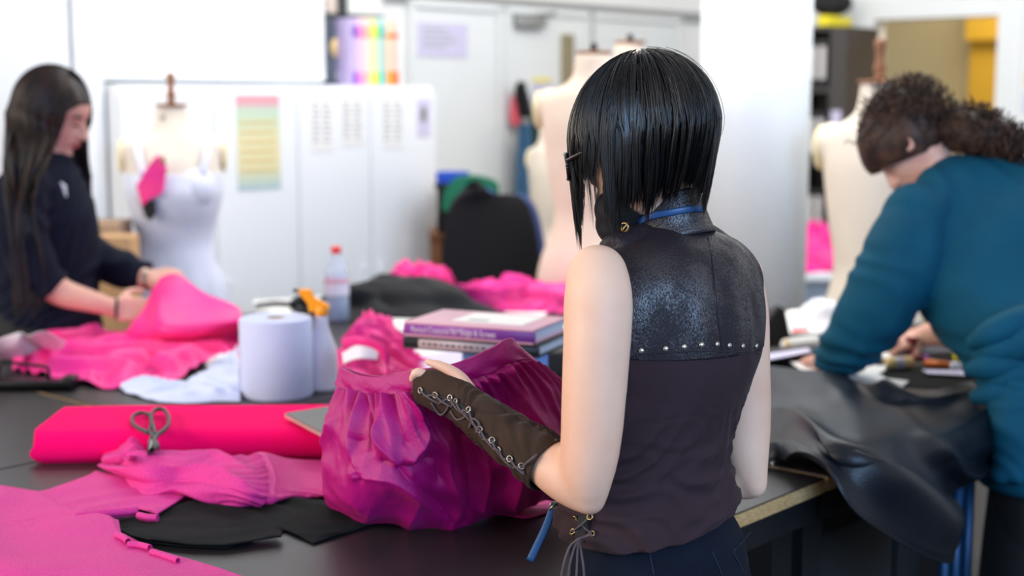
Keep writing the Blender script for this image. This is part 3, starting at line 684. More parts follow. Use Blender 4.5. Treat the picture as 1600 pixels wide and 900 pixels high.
def hair_strands(C, R, rad, zend, N, K=16, seed=1, width=.0011, layer=.010, thmax=1.0, crown=(0, 0), inward=None, wave=.002, hang=None, th_eq=1.55, jitter=.012, tipw=.25, phi_range=None, wfreq=9, clump=.5, cw=0, front_gap=None):
    """thin strands that run from the crown over the skull and then fall; returns one mesh"""
    rng = np.random.default_rng(seed)
    phi = rng.uniform(-PI, PI, N) if phi_range is None else rng.uniform(phi_range[0], phi_range[1], N)
    if front_gap is not None:
        lo, hi = front_gap; span = 2*PI-(hi-lo); phi = hi + rng.uniform(0, 1, N)*span; phi = np.where(phi > PI, phi-2*PI, phi)
    th0 = thmax*np.sqrt(rng.uniform(0, 1, N))*.98+.01
    lay = rng.uniform(0, 1, N)
    Rm = np.array(R); Cn = np.array(C)
    ze = np.array([zend(p) for p in phi]) + rng.normal(0, jitter, N)
    # clumps share their end and drift
    cl = (phi*clump*14).astype(int); crn = rng.uniform(-1, 1, (400, 3)); cj = crn[cl % 400]
    ze = ze + cj[:, 0]*jitter*1.3
    t = np.linspace(0, 1, K)[None, :]
    # surface part up to equator at t=ts, then hang
    ts = .55
    th = np.where(t < ts, th0[:, None] + (th_eq-th0[:, None])*(t/ts), th_eq)
    if cw:
        w_ = math.radians(cw); ci = np.floor(phi/w_ + lay*.0).astype(int); ck = (ci*7+(lay*3).astype(int)) % 400
        ze = np.array([zend(p) for p in phi]) + crn[ck, 0]*jitter*1.5 + rng.normal(0, jitter*.5, N); cj = crn[ck]
        cen = (ci+.5+crn[ck, 2]*.35)*w_
        dph = (cen-phi)[:, None]*.75*t**1.5 + (cj[:, 1]*.05)[:, None]*t
    else: dph = (cj[:, 1]*.10)[:, None]*t + rng.normal(0, .03, N)[:, None]*t
    ph = phi[:, None]+dph
    sc_l = 1 + (lay*layer/.1)[:, None] + 0*t
    x = rad[0]*np.sin(th)*np.cos(ph)*sc_l; x = np.where(x > 0, x, x*rad[3]/rad[0]) if len(rad) > 3 else x
    y = rad[1]*np.sin(th)*np.sin(ph)*sc_l; z = rad[2]*np.cos(th)*sc_l
    cx, cy = crown
    x = x + cx*np.clip(z/rad[2], 0, 1)*1.0; y = y + cy*np.clip(z/rad[2], 0, 1)
    L = np.stack([x, y, z], -1) @ Rm.T + Cn
    eq = L[:, np.argmax(t[0] >= ts)][:, None, :]
    f = np.clip((t-ts)/(1-ts), 0, 1)
    zz = eq[..., 2] + (ze[:, None]-eq[..., 2])*f
    hangmask = t >= ts
    out = eq.copy().repeat(K, 1)
    out[..., 2] = zz
    if inward is not None:
        ax = Cn[None, None, :2]
        k = inward(ph)                     # signed amount (m) toward the axis at the tip
        dirv = out[..., :2]-ax; dn = dirv/(np.linalg.norm(dirv, axis=2, keepdims=True)+1e-9)
        out[..., :2] -= dn*(k*f**1.6)[..., None]
    if hang is not None: out = hang(out, f, ph)
    Pp = np.where(hangmask[..., None], out, L)
    Pp = Pp + (wave*np.sin(t*wfreq+cj[:, 2:3]*9)[..., None]*np.stack([np.cos(ph+1.5), np.sin(ph+1.5), 0*ph], -1))*t[..., None]
    w = width*(1-(1-tipw)*np.clip((t-.6)/.4, 0, 1)**1.2)*(.6+.8*rng.uniform(0, 1, N))[:, None]
    T_ = np.gradient(Pp, axis=1); T_ /= np.linalg.norm(T_, axis=2, keepdims=True)+1e-12
    ref = Pp-Cn; ref = ref - T_*(ref*T_).sum(2, keepdims=True); ref /= np.linalg.norm(ref, axis=2, keepdims=True)+1e-12
    B = np.cross(T_, ref)
    rings = [Pp + (ref*math.cos(a)+B*math.sin(a)*1.6)*w[..., None] for a in (PI/2, PI/2+2*PI/3, PI/2+4*PI/3)]
    V = np.stack(rings, 2).reshape(-1, 3)
    base = (np.arange(N)*K*3)[:, None, None]+(np.arange(K-1)*3)[None, :, None]
    q = np.arange(3)[None, None, :]; q2 = (q+1) % 3
    Fq = np.stack([base+q, base+q2, base+3+q2, base+3+q], -1).reshape(-1, 4)
    return V, Fq.tolist()
def hair_cap(C, R, rad, thend, crown=(0, 0), nu=72, nv=26, t=.006):
    u = np.linspace(-PI, PI, nu); G = np.zeros((nv, nu, 3))
    Rm = np.array(R)
    for j, p in enumerate(u):
        te = thend(p)
        for i in range(nv):
            a = .002+(te-.002)*i/(nv-1)
            x = rad[0]*math.sin(a)*math.cos(p); x = x if x > 0 or len(rad) < 4 else x*rad[3]/rad[0]
            z = rad[2]*math.cos(a)
            v = np.array([x+crown[0]*max(0, z/rad[2]), rad[1]*math.sin(a)*math.sin(p)+crown[1]*max(0, z/rad[2]), z])
            G[i, j] = Rm @ v + np.array(C)
    return thick(G[:, ::-1], t)
def cut(geo, co, no, keep=1):
    bm = bmesh.new(); vs_ = [bm.verts.new(tuple(v)) for v in geo[0]]
    for f in geo[1]:
        try: bm.faces.new([vs_[i] for i in f])
        except ValueError: pass
    r = bmesh.ops.bisect_plane(bm, geom=bm.verts[:]+bm.edges[:]+bm.faces[:], plane_co=co, plane_no=no, clear_outer=(keep < 0), clear_inner=(keep > 0), dist=1e-6)
    bm.verts.index_update(); bm.verts.ensure_lookup_table()
    g = (np.array([tuple(v.co) for v in bm.verts]), [[v.index for v in f.verts] for f in bm.faces]); bm.free()
    return g
def shell(geo, t=.002):
    """give an open surface thickness inwards"""
    me = bpy.data.meshes.new('tmp'); me.from_pydata([tuple(v) for v in geo[0]], [], [tuple(f) for f in geo[1]]); me.update()
    bm = bmesh.new(); bm.from_mesh(me); bmesh.ops.recalc_face_normals(bm, faces=bm.faces); bm.to_mesh(me); bm.free()
    o = bpy.data.objects.new('tmp', me); COL.objects.link(o)
    s = o.modifiers.new('s', 'SOLIDIFY'); s.thickness = t; s.offset = -1
    dg = bpy.context.evaluated_depsgraph_get(); ev = o.evaluated_get(dg); m2 = ev.to_mesh()
    co = np.array([tuple(v.co) for v in m2.vertices]); fs = [tuple(p.vertices) for p in m2.polygons]
    ev.to_mesh_clear(); bpy.data.objects.remove(o); bpy.data.meshes.remove(me)
    return co, fs
def displace(geo, fn):
    """move vertices along their normals by fn(V) metres"""
    me = bpy.data.meshes.new('tmp'); me.from_pydata([tuple(v) for v in geo[0]], [], [tuple(f) for f in geo[1]]); me.update()
    bm = bmesh.new(); bm.from_mesh(me); bmesh.ops.recalc_face_normals(bm, faces=bm.faces); bm.to_mesh(me); bm.free()
    n = len(me.vertices); N = np.empty(n*3); me.vertices.foreach_get('normal', N); N = N.reshape(-1, 3)
    V = np.empty(n*3); me.vertices.foreach_get('co', V); V = V.reshape(-1, 3)
    fs = [tuple(p.vertices) for p in me.polygons]; bpy.data.meshes.remove(me)
    return V + N*fn(V)[:, None], fs
def ring(c, nrm, r, tr, seg=16, tseg=8):
    nrm = Vector(nrm).normalized(); a = nrm.orthogonal().normalized(); b = nrm.cross(a); V = []; Fc = []
    for i in range(seg):
        t = 2*PI*i/seg; d = a*math.cos(t)+b*math.sin(t)
        for j in range(tseg):
            q = 2*PI*j/tseg; V.append(Vector(c)+d*(r+tr*math.cos(q))+nrm*tr*math.sin(q))
    for i in range(seg):
        for j in range(tseg):
            i2 = (i+1) % seg; j2 = (j+1) % tseg; Fc.append((i*tseg+j, i2*tseg+j, i2*tseg+j2, i*tseg+j2))
    return V, Fc
# ================================================================ the woman in the brown vest
WF = Vector((-TN.x, -TN.y, 0)); WR = Vector((TD.x, TD.y, 0))      # she faces the table squarely
YC = 2.05
def tor(rows, dY=0.0, infl=0.0):
    out = []
    for py, xl, xr, k in rows:
        A = P(xl, py, YC+dY); B = P(xr, py, YC+dY); hx = (B.x-A.x)/2 + infl
        a = hx/math.sqrt(TD.x**2 + (TN.x*k)**2); b = a*k
        out.append(((A.x+B.x)/2, YC+dY, A.z, WR.x*a, WR.y*a, WF.x*b, WF.y*b))
    return out
TORSO = [(352, 1000, 1090, .95), (366, 985, 1118, .70), (378, 962, 1148, .58), (394, 942, 1172, .58), (420, 918, 1190, .62), (460, 900, 1198, .68), (510, 888, 1199, .74), (560, 882, 1190, .78),
         (605, 882, 1174, .78), (650, 886, 1156, .76), (700, 892, 1142, .74), (735, 888, 1141, .74), (770, 880, 1149, .76), (800, 874, 1156, .78), (850, 872, 1172, .8), (885, 872, 1180, .8)]
w1 = thing('person', 'woman with short black hair, dark brown studded vest and laced fingerless glove', 'person', (P(1030, 600, YC).x, YC, 0))
# arms (skin)
shl = P(934, 428, 1.93)
armL = tube([shl, P(935, 470, 1.905), P(933, 530, 1.89), P(929, 600, 1.885), P(924, 680, 1.88), P(919, 738, 1.878), P(921, 776, 1.878)], [.043, .0475, .0465, .045, .0425, .0375, .027], 28, 60)
foreL = tube([P(921, 770, 1.885), P(893, 748, 1.905), P(858, 722, 1.94), P(820, 694, 1.98), P(780, 665, 2.02), P(745, 640, 2.05)], [.033, .0385, .0375, .033, .028, .024], 24, 40)
armR = tube([P(1150, 440, 2.16), P(1157, 490, 2.17), P(1160, 560, 2.165), P(1163, 640, 2.16), P(1166, 710, 2.15), P(1177, 757, 2.14)], [.042, .044, .043, .0415, .036, .023], 28, 50)
foreR = tube([P(1172, 752, 2.14), P(1140, 738, 2.19), P(1095, 715, 2.26), P(1030, 690, 2.36)], [.031, .036, .033, .024], 24, 40)
CH = P(1003, 210, 2.03)
RH = frame((-.90, .43), math.radians(9))
neck = tube([P(1040, 400, 2.07), P(1040, 350, 2.06), P(1030, 310, 2.05), P(1016, 262, 2.04), P(1004, 220, 2.03)], [.062, .050, .046, .048, .05], 28, 30)
handL = hand_geos(P(745, 640, 2.05), P(694, 611, 2.095), (-.25, -.85, .45), (0, 0, 1), curl=1.15, s=.80, nothumb=True, flen=(.06, .062, .056, .045))
thumbL = finger([P(742, 622, 2.06), P(722, 592, 2.07), P(694, 574, 2.08), P(664, 564, 2.09)], .0105, .0074)
idxL = finger([P(704, 612, 2.095), P(680, 597, 2.10), P(661, 584, 2.10), P(649, 583, 2.10), P(643, 596, 2.112)], .0085, .0068)
handR = hand_geos(P(1030, 690, 2.36), P(985, 680, 2.42), (0, 0, 1), (.6, .8, 0), curl=.55, s=.92)
TB = [r for r in TORSO if r[0] < 740] + [(780, 910, 1120, .60), (840, 915, 1125, .50), (900, 925, 1130, .48)]
armsL = fuse([armL, foreL, ball(shl, .042), ball(P(921, 779, 1.88), .0245)], .005, 22)
armsR = fuse([armR, foreR, ball(P(1150, 432, 2.16), .043), ball(P(1178, 758, 2.14), .0215)], .005, 12)
body = fuse([loft(tor(TB, infl=-.010), 60, 40), armsL, armsR, neck, thumbL, idxL] + handL + handR + head_geos(CH, RH, .93), .0036, 4)
obj('body', body, 'skin', w1)
# vest
def vest_folds(V):
    z = V[:, 2]; ang = (V[:, 0]-1.0*CH.x)*WR.x + (V[:, 1]-YC)*WR.y          # across the back
    low = np.clip((1.19-z)/.06, 0, 1)
    f = folds(ang, z, .38, .062, 1.3, 3, 1.8)*.012 + folds(ang, z, .15, .040, 1.5, 11, 1.5)*.006
    waist = np.exp(-((z-1.03)/.07)**2)
    up = folds(ang, z, 1.2, .07, 1.4, 21, 1.2)*.0035*np.clip((z-1.2)/.05, 0, 1)*np.clip((1.40-z)/.05, 0, 1)
    return f*low*(.45+.8*waist) + up
shL2 = P(948, 405, 2.0); shR2 = P(1140, 415, 2.15)
vg = fuse([loft(tor(TORSO, infl=.001), 80, 48)] + [tube([P(1040, 372, 2.06), P(1000, 384, 2.03), P(958, 398, 1.985)], [.045, .034, .026], 20, 20), tube([P(1040, 372, 2.06), P(1095, 386, 2.11), P(1142, 412, 2.15)], [.045, .036, .030], 20, 20)], .0042, 7)
vg = displace(vg, lambda V: vest_folds(V)+.001)
hemA = P(915, 858, 1.93); hemB = P(1149, 742, 2.14); hemN = (hemB-hemA).cross(Vector((.75, -.66, -.02))).normalized()
if hemN.z < 0: hemN = -hemN
vg = cut(vg, hemA, hemN, 1)
zs = P(1060, 550, 1.93).z
lower = cut(vg, (0, 0, zs), (0.03, 0, 1), -1); upper = cut(vg, (0, 0, zs), (0.03, 0, 1), 1)
upper = displace(upper, lambda V: np.full(len(V), .0016))
def yoke_material():
    m = mat('distressed_leather', (40, 33, 38), .5, spec=.6)
    nt = m.node_tree; b = nt.nodes['Principled BSDF']
    tc = nt.nodes.new('ShaderNodeTexCoord'); mp = nt.nodes.new('ShaderNodeMapping'); mp.inputs['Scale'].default_value = (1, 1, .6)
    nt.links.new(tc.outputs['Object'], mp.inputs[0])
    n1 = nt.nodes.new('ShaderNodeTexNoise'); n1.inputs['Scale'].default_value = 18; n1.inputs['Detail'].default_value = 6
    n2 = nt.nodes.new('ShaderNodeTexNoise'); n2.inputs['Scale'].default_value = 520; n2.inputs['Detail'].default_value = 4
    nt.links.new(mp.outputs[0], n1.inputs['Vector']); nt.links.new(mp.outputs[0], n2.inputs['Vector'])
    mu = nt.nodes.new('ShaderNodeMath'); mu.operation = 'MULTIPLY'; nt.links.new(n1.outputs['Fac'], mu.inputs[0]); nt.links.new(n2.outputs['Fac'], mu.inputs[1])
    r = nt.nodes.new('ShaderNodeMapRange'); r.inputs[1].default_value = .16; r.inputs[2].default_value = .36; r.inputs[3].default_value = .62; r.inputs[4].default_value = .24
    nt.links.new(mu.outputs[0], r.inputs[0]); nt.links.new(r.outputs[0], b.inputs['Roughness'])
    r2 = nt.nodes.new('ShaderNodeMapRange'); r2.inputs[1].default_value = .2; r2.inputs[2].default_value = .34; r2.inputs[3].default_value = .2; r2.inputs[4].default_value = 1.0
    nt.links.new(mu.outputs[0], r2.inputs[0]); nt.links.new(r2.outputs[0], b.inputs['Specular IOR Level'])
    bp = nt.nodes.new('ShaderNodeBump'); bp.inputs['Strength'].default_value = .55; bp.inputs['Distance'].default_value = .002
    nt.links.new(n2.outputs['Fac'], bp.inputs['Height']); nt.links.new(bp.outputs[0], b.inputs['Normal'])
    return m
yoke_material()
vp = obj('vest', shell(lower, .002), 'vest', w1)
yk = obj('yoke', shell(upper, .002), 'distressed_leather', vp, label='dark distressed leather yoke with a blue sheen')
# surface finder on the vest for seams, studs and eyelets
from mathutils.bvhtree import BVHTree
def bvh(*gs):
    V, Fc = join(*gs); return BVHTree.FromPolygons([tuple(v) for v in V], Fc)
BV = bvh(lower, upper)
def hit(px, py, tree, off=.001):
    d = ray(px, py).normalized(); h = tree.ray_cast(Vector((0, 0, CAMZ)), d)
    if h[0] is None: return P(px, py, YC), Vector((0, -1, 0))
    n = h[1] if h[1].dot(d) < 0 else -h[1]
    return h[0]+n*off, n
for (x, y) in ((1002, 548), (1040, 545), (1069, 542), (1096, 539), (1120, 538), (1139, 540), (1160, 541), (1181, 541)):
    p, n = hit(x, y, BV, .001)
    g = lathe([(0.0001, .0022), (.0022, .002), (.0038, .001), (.0044, -.001)], seg=14)
    q = Vector((0, 0, 1)).rotation_difference(n).to_matrix().to_4x4()
    obj('stud', xf(g, Matrix.Translation(p) @ q), 'stud', vp)
seam = [hit(x, y, BV, .0004)[0] for x, y in ((1106, 372), (1113, 410), (1117, 450), (1121, 490), (1126, 525), (1129, 549))]
obj('centre_seam', tube(seam, .0011, 6, 30), 'seamd', vp)
sm2 = [hit(x, y, BV, .0005)[0] for x, y in ((987, 557), (1010, 553), (1040, 551), (1080, 549), (1120, 549), (1160, 550), (1186, 551))]
obj('yoke_seam', tube(sm2, .0011, 6, 40), 'seamd', vp)
# side lacing at the hem
slit = [hit(x, y, BV, .0012) for x, y in ((905, 806), (919, 806), (919, 830), (912, 846), (901, 856), (899, 838))]
obj('slit', slab([a for a, b in slit], .0015, Vector((-.3, -1, 0))), 'mask', vp, smooth=False)
ev = []
for (x, y) in ((901, 808), (923, 808), (896, 832), (925, 835)):
    p, n = hit(x, y, BV, .0025); ev.append(p); obj('eyelet', ring(p, n, .0042, .0013), 'brass', vp)
fr = Vector((-.2, -1, 0))*.004
obj('lace', join(tube([ev[0], (ev[0]+ev[3])/2+fr, ev[3]], .0013, 6, 12), tube([ev[1], (ev[1]+ev[2])/2+fr*1.3, ev[2]], .0013, 6, 12)), 'lace', vp)
kp = P(904, 842, 1.905)
for pts in (((904, 842), (890, 855), (880, 885), (874, 925)), ((904, 842), (908, 862), (912, 890), (914, 930)), ((904, 842), (896, 860), (889, 890), (887, 935)), ((904, 842), (902, 865), (900, 905), (893, 930)), ((925, 835), (915, 838), (904, 842), (898, 846))):
    obj('lace', tube([P(x, y, 1.90+(i % 2)*.004) for i, (x, y) in enumerate(pts)], .0018, 6, 24), 'lace', vp)
# collar and strap
def ringpts(c, a, b, n=40, tilt=0):
    return [c + WR*(a*math.cos(t)) + WF*(b*math.sin(t)) + Vector((0, 0, 1))*(-tilt*math.sin(t)) for t in np.linspace(0, 2*PI, n)]
rows = []
for py, x, Y, a, tl in ((372, 1046, 2.06, .066, .020), (350, 1045, 2.06, .057, .022), (328, 1041, 2.055, .0525, .024), (312, 1037, 2.052, .0515, .026)):
    rows.append(ringpts(P(x, py+6, Y), a, a*1.02, 48, tl))
cg = net(rows[::-1], 96, 12)
if (grid_normals(cg)[6, 0] @ np.array(WR)) < 0: cg = cg[:, ::-1]
obj('collar', thick(cg, .0035), 'distressed_leather', vp, label='dark leather stand collar')
bk = obj('buckle', join(ring(P(976, 355, 1.985), (-.6, -.8, 0), .006, .0015), tube([P(972, 362, 1.983), P(981, 347, 1.983)], .0015, 6)), 'brass', vp)
rb = [P(x, y, Y) for x, y, Y in ((990, 362, 1.99), (1000, 348, 1.985), (1016, 338, 1.982), (1040, 332, 1.985), (1070, 327, 2.0), (1092, 326, 2.03), (1103, 332, 2.07), (1098, 340, 2.11))]
BC = bvh((cg.reshape(-1, 3), grid_faces(96, 12)))
rb2 = []
for (x, y) in ((988, 360), (996, 349), (1008, 341), (1026, 335), (1050, 331), (1075, 327), (1090, 326), (1098, 328)):
    p, n = hit(x, y, BC, .003); rb2.append(p)
obj('lanyard', tube(rb2, .0048, 8, 50, flat=.18, up=(0, 0, 1)), 'ribbon', w1, label='blue satin lanyard ribbon')
lr = [P(866, 786, 2.02), P(860, 805, 2.02), P(850, 830, 2.02), P(838, 855, 2.02), P(828, 876, 2.02)]
obj('lanyard_end', tube(lr, .0058, 8, 20, flat=.2, up=(1, -.2, .2)), 'ribbon', w1, label='blue ribbon end hanging below the cuff')
obj('clip', join(ring(P(865, 790, 2.012), (0, -1, 0), .005, .0014), tube([P(858, 797, 2.01), P(869, 786, 2.01)], .002, 6)), 'pewter', w1)
# trousers and shoes
tr = tor([(775, 905, 1128, .72), (800, 903, 1142, .73), (830, 893, 1160, .76), (855, 888, 1170, .72)]) + tor([(888, 890, 1178, .60), (915, 893, 1182, .56), (945, 898, 1184, .56)], dY=-.02)
hipz = tr[-1][2]; hc = Vector((tr[-1][0], YC, hipz))
legs = []
shoes = []
for s_ in (-1, 1):
    b = hc + WR*(.078*s_)
    legs.append(tube([b+Vector((0, 0, .03)), b+Vector((0, 0, -.12)), Vector((b.x, b.y, .50))-WF*.0+WR*.01*s_, Vector((b.x, b.y, .28))-WF*.02+WR*.012*s_, Vector((b.x, b.y, .075))-WF*.02+WR*.015*s_], [.085, .078, .055, .050, .045], 24, 40))
    f0 = Vector((b.x, b.y, 0))-WF*.02+WR*.015*s_
    shoes.append(fuse([ball(f0+WF*.02+Vector((0, 0, .045)), .12, .04, .042, 20, rot=Matrix((WF, WR, Vector((0, 0, 1)))).transposed()), tube([f0+Vector((0, 0, .04)), f0+Vector((0, 0, .12))], .043, 16), boxuv(f0+WF*.03+Vector((0, 0, .012)), WF, WR, (0, 0, 1), .25, .08, .024, .008)], .006, 3))
tg = fuse([loft(tr, 40, 40)]+legs, .006, 6)
tg = displace(tg, lambda V: folds(V[:, 0]+V[:, 1], V[:, 2], .5, .07, 1.3, 8)*.004*np.clip((.93-V[:, 2])/.05, .15, 1))
tp = obj('trousers', tg, 'jeans', w1)
for sh_ in shoes: obj('shoe', sh_, 'black', w1)
BT = bvh(tg)
def seamline(name, pts, r=.0011, m='seamd', par=tp, tree=BT): obj(name, tube([hit(x, y, tree, .0006)[0] for x, y in pts], r, 6, 24), m, par)
MATS['dn'] = M['denim_stitch'] = mat('navy_stitch', (24, 34, 54), .9)
seamline('pocket_seam', ((1172, 832), (1158, 848), (1146, 862), (1154, 880), (1164, 899)), m='denim_stitch')
seamline('back_seam', ((1010, 846), (1016, 870), (1022, 899)), m='denim_stitch'); seamline('pocket_seam', ((1112, 862), (1120, 880), (1128, 899)), m='denim_stitch')
obj('belt_loop', tube([hit(1096, 802, BT, .004)[0], hit(1098, 812, BT, .005)[0], hit(1100, 826, BT, .003)[0]], .0055, 8, 10, flat=.35, up=(1, 0, 0)), 'jeans', tp)
# laced glove on the left arm
gp = [(656, 606, 2.112, .024), (680, 609, 2.095, .031), (710, 622, 2.07, .032), (740, 643, 2.045, .0305), (775, 668, 2.01, .0315), (810, 694, 1.975, .034), (838, 713, 1.95, .0375), (858, 728, 1.935, .0405)]
K_ = 90; A = spline([(*P(x, y, Y), r) for x, y, Y, r in gp], K_)
seg = 48; G = np.zeros((K_, seg, 3)); pv = None
for i in range(K_):
    p = Vector(A[i][:3]); t = (Vector(A[min(K_-1, i+1)][:3])-Vector(A[max(0, i-1)][:3])).normalized()
    nx = Vector((0, 0, 1)); nx = (nx-t*nx.dot(t)).normalized(); by = t.cross(nx)
    u = i/(K_-1)
    for k in range(seg):
        a = 2*PI*k/seg
        r = A[i][3]
        sq = .72 if u < .3 else (.72+.28*min(1, (u-.3)/.25))         # the hand is flatter than the arm
        w = 0
        if u > .28: w = .0075*min(1, (u-.28)*6)*min(1, (1-u)*9)*float(folds(np.array(u*.30+.012*math.sin(a*2)), np.array(a*.035), 1.05, .034, 1.3, 4, 1.2))
        w += .0012*float(fbm(np.array(u*14), np.array(math.cos(a)*2+4), 7))
        G[i, k] = p + nx*((r+w)*math.cos(a)) + by*((r*sq+w)*math.sin(a))
Gc = np.concatenate([G, G[:, :1]], 1)
if (grid_normals(Gc)[40, 0] @ np.array((0, 0, 1.0))) < 0: Gc = Gc[:, ::-1]
gl = obj('glove', thick(Gc, .0022), 'glove', w1)
BG = bvh((Gc.reshape(-1, 3), grid_faces(seg+1, K_)))
es = [(659, 612), (682, 619), (705, 624), (714, 630), (734, 643), (751, 673), (770, 690), (782, 704), (798, 719), (816, 730)]
low = [(664, 622), (688, 634), (708, 640), (720, 650), (738, 662), (756, 690), (772, 705), (786, 718), (803, 734), (822, 745)]
eps = []
for (x, y) in es:
    p, n = hit(x, y-2, BG, .0028); eps.append((p, n)); obj('eyelet', ring(p, n, .0041, .0014), 'pewter', gl)
lps = []
for (x, y) in low:
    p, n = hit(x, y-4, BG, .003); lps.append((p, n))
plk = net([[p-n*.0018 for p, n in eps], [(p+q)/2-n*.001 for (p, n), (q, _) in zip(eps, lps)], [p for p, n in lps]], 60, 6)
obj('placket', thick(plk, .001), 'mask', gl)
for k in range(len(eps)-1):
    a, b = eps[k][0], lps[k+1][0]; c, d = lps[k][0], eps[k+1][0]; up = eps[k][1]*.004
    obj('lace', join(tube([a, (a+b)/2+up, b], .0016, 6, 10), tube([c, (c+d)/2+up*.6, d], .0016, 6, 10)), 'lace', gl)
for pts in (((736, 668), (742, 655), (750, 662), (746, 676)), ((676, 628), (690, 646), (702, 636), (694, 625)), ((706, 642), (716, 655), (728, 650), (726, 640)), ((816, 730), (838, 712), (856, 700), (868, 690)), ((818, 736), (834, 742), (850, 720), (866, 696)), ((815, 732), (828, 752), (846, 750), (862, 716))):
    obj('lace', tube([hit(x, y, BG, .003)[0] if BG.ray_cast(Vector((0, 0, CAMZ)), ray(x, y).normalized())[0] is not None else P(x, y, 1.95) for x, y in pts], .0018, 6, 20), 'lace', gl)
# glasses and mask
Lh = lambda x, y, z: CH + RH @ Vector((x, y, z))
gs = obj('glasses', join(*[tube([Lh(.108-.012*abs(math.cos(t)), q*.033+.024*math.cos(t), -.030+.018*math.sin(t)) for t in np.linspace(0, 2*PI, 17)], .0026, 8, 60) for q in (-1, 1)],
    tube([Lh(.096, .056, -.022), Lh(.05, .078, -.012), Lh(-.01, .082, -.004)], .0028, 8, 16), tube([Lh(.096, -.056, -.022), Lh(.05, -.078, -.012), Lh(-.01, -.082, -.004)], .0028, 8, 16), tube([Lh(.097, -.008, -.027), Lh(.103, 0, -.022), Lh(.097, .008, -.027)], .0022, 8, 8)), 'frame', w1)
for q in (-1, 1): obj('lens', slab([Lh(.106-.010*abs(math.cos(t)), q*.033+.022*math.cos(t), -.030+.016*math.sin(t)) for t in np.linspace(0, 2*PI, 17)[:-1]], .001, RH @ Vector((1, 0, 0))), 'lens', gs, smooth=False)
mk = fuse([ball(Lh(.048, 0, -.100), .036, .050, .034, 24, rot=RH), ball(Lh(.055, .0, -.122), .032, .040, .032, 20, rot=RH), tube([Lh(.03, .060, -.06), Lh(.012, .071, -.04), Lh(-.004, .077, -.02)], [.016, .008, .003], 10, 10), tube([Lh(.03, .055, -.088), Lh(.005, .066, -.065), Lh(-.006, .075, -.03)], [.014, .006, .003], 10, 10)], .004, 6)
obj('face_mask', mk, 'mask', w1)
# hair
hz = lambda py: P(1000, py, 2.03).z
def hend(p):
    d = math.degrees(p); a = abs(d)
    if d < 0: return hz(np.interp(a, [0, 10, 60, 80, 118, 140, 165, 180], [350, 262, 262, 318, 310, 284, 288, 300]))
    return hz(np.interp(a, [0, 16, 30, 35, 38, 75, 78, 86, 98, 104, 112, 120, 140, 160, 172, 180], [262, 358, 350, 330, 244, 242, 312, 334, 326, 292, 296, 316, 282, 284, 300, 300]))
def inw(ph):
    d = np.degrees((ph+PI) % (2*PI)-PI)
    return np.interp(d, [-180, -140, -110, -80, -50, -20, 0, 25, 50, 75, 100, 125, 150, 180], [.014, .026, .034, .020, .010, .004, .010, .014, .006, .000, .014, .040, .036, .014])
HR = (.100, .087, .109, .106)
cap = hair_cap(CH, RH, (.097, .083, .110, .104), lambda p: np.interp(abs(math.degrees(p)), [0, 30, 60, 100, 140, 180], [1.05, 1.15, 1.4, 1.55, 1.6, 1.6]), crown=(-.01, 0))
s1 = hair_strands(CH, RH, HR, hend, 11000, 18, 3, width=.0007, layer=.009, thmax=1.45, crown=(-.012, .004), inward=inw, wave=.0040, wfreq=6, jitter=.016, th_eq=1.55, tipw=.12, cw=5)
s2 = hair_strands(CH, RH, HR, lambda p: hend(p)+.03, 3000, 18, 9, width=.0009, layer=.004, thmax=1.5, crown=(-.012, .004), inward=inw, wave=.002, jitter=.020, th_eq=1.6, tipw=.12, cw=9)
wl = hair_strands(CH, RH, (.102, .089, .112, .110), lambda p: hend(p)+.05, 90, 16, 23, width=.0004, layer=.010, thmax=.9, crown=(-.012, .004), inward=inw, wave=.005, jitter=.03, tipw=.1, wfreq=6)
fr_ = hair_strands(CH, RH, HR, lambda p: hz(338), 26, 18, 31, width=.0006, layer=.006, thmax=1.3, crown=(-.012, .004), inward=inw, wave=.004, jitter=.012, tipw=.1, phi_range=(.80, 1.2))
def np_join(*gs):
    Vs = []; Fs = []; n = 0
    for v, f in gs:
        v = np.array([tuple(x) for x in v]) if not isinstance(v, np.ndarray) else v
        Vs.append(v); Fs += (np.asarray(f)+n).tolist() if len(set(len(q) for q in f)) == 1 else [tuple(i+n for i in q) for q in f]; n += len(v)
    return np.vstack(Vs), Fs
obj('hair', np_join(cap, s1, s2, wl, fr_), 'blackhair', w1)
# ================================================================ the woman in the navy cardigan (far side, left)
YL = 4.12
w2 = thing('person', 'woman with long dark hair in a navy cardigan handling pink cloth at left', 'person', (P(70, 500, YL).x, YL, 0))
CL = P(86, 178, YL); RL = frame((1.0, -.12), math.radians(24))
def torx(rows, Y, fw, infl=0.0):
    fw = Vector(fw).normalized(); rt = Vector((fw.y, -fw.x, 0)); out = []
    for py, xl, xr, w in rows:      # w = half width across the shoulders in metres; depth follows the picture extents
        A = P(xl, py, Y); B = P(xr, py, Y); hx = (B.x-A.x)/2+infl
        b = math.sqrt(max(.004, hx*hx-(w*rt.x)**2))/abs(fw.x)
        out.append(((A.x+B.x)/2, Y, A.z, rt.x*(w+infl), rt.y*(w+infl), fw.x*b, fw.y*b))
    return out
FWL = (1, .12, 0)
TL = [(238, 50, 100, .05), (252, 28, 110, .10), (268, 10, 118, .155), (300, -8, 132, .175), (340, -14, 146, .175), (390, -12, 148, .165), (440, -8, 146, .155), (480, -12, 150, .165), (530, -20, 156, .18), (590, -28, 158, .19), (640, -26, 150, .18)]
shN = P(38, 290, YL-.16); shF = P(78, 285, YL+.16)
aN = tube([shN, P(30, 330, YL-.20), P(40, 385, YL-.22), P(62, 430, YL-.22)], [.062, .060, .056, .050], 22, 30)
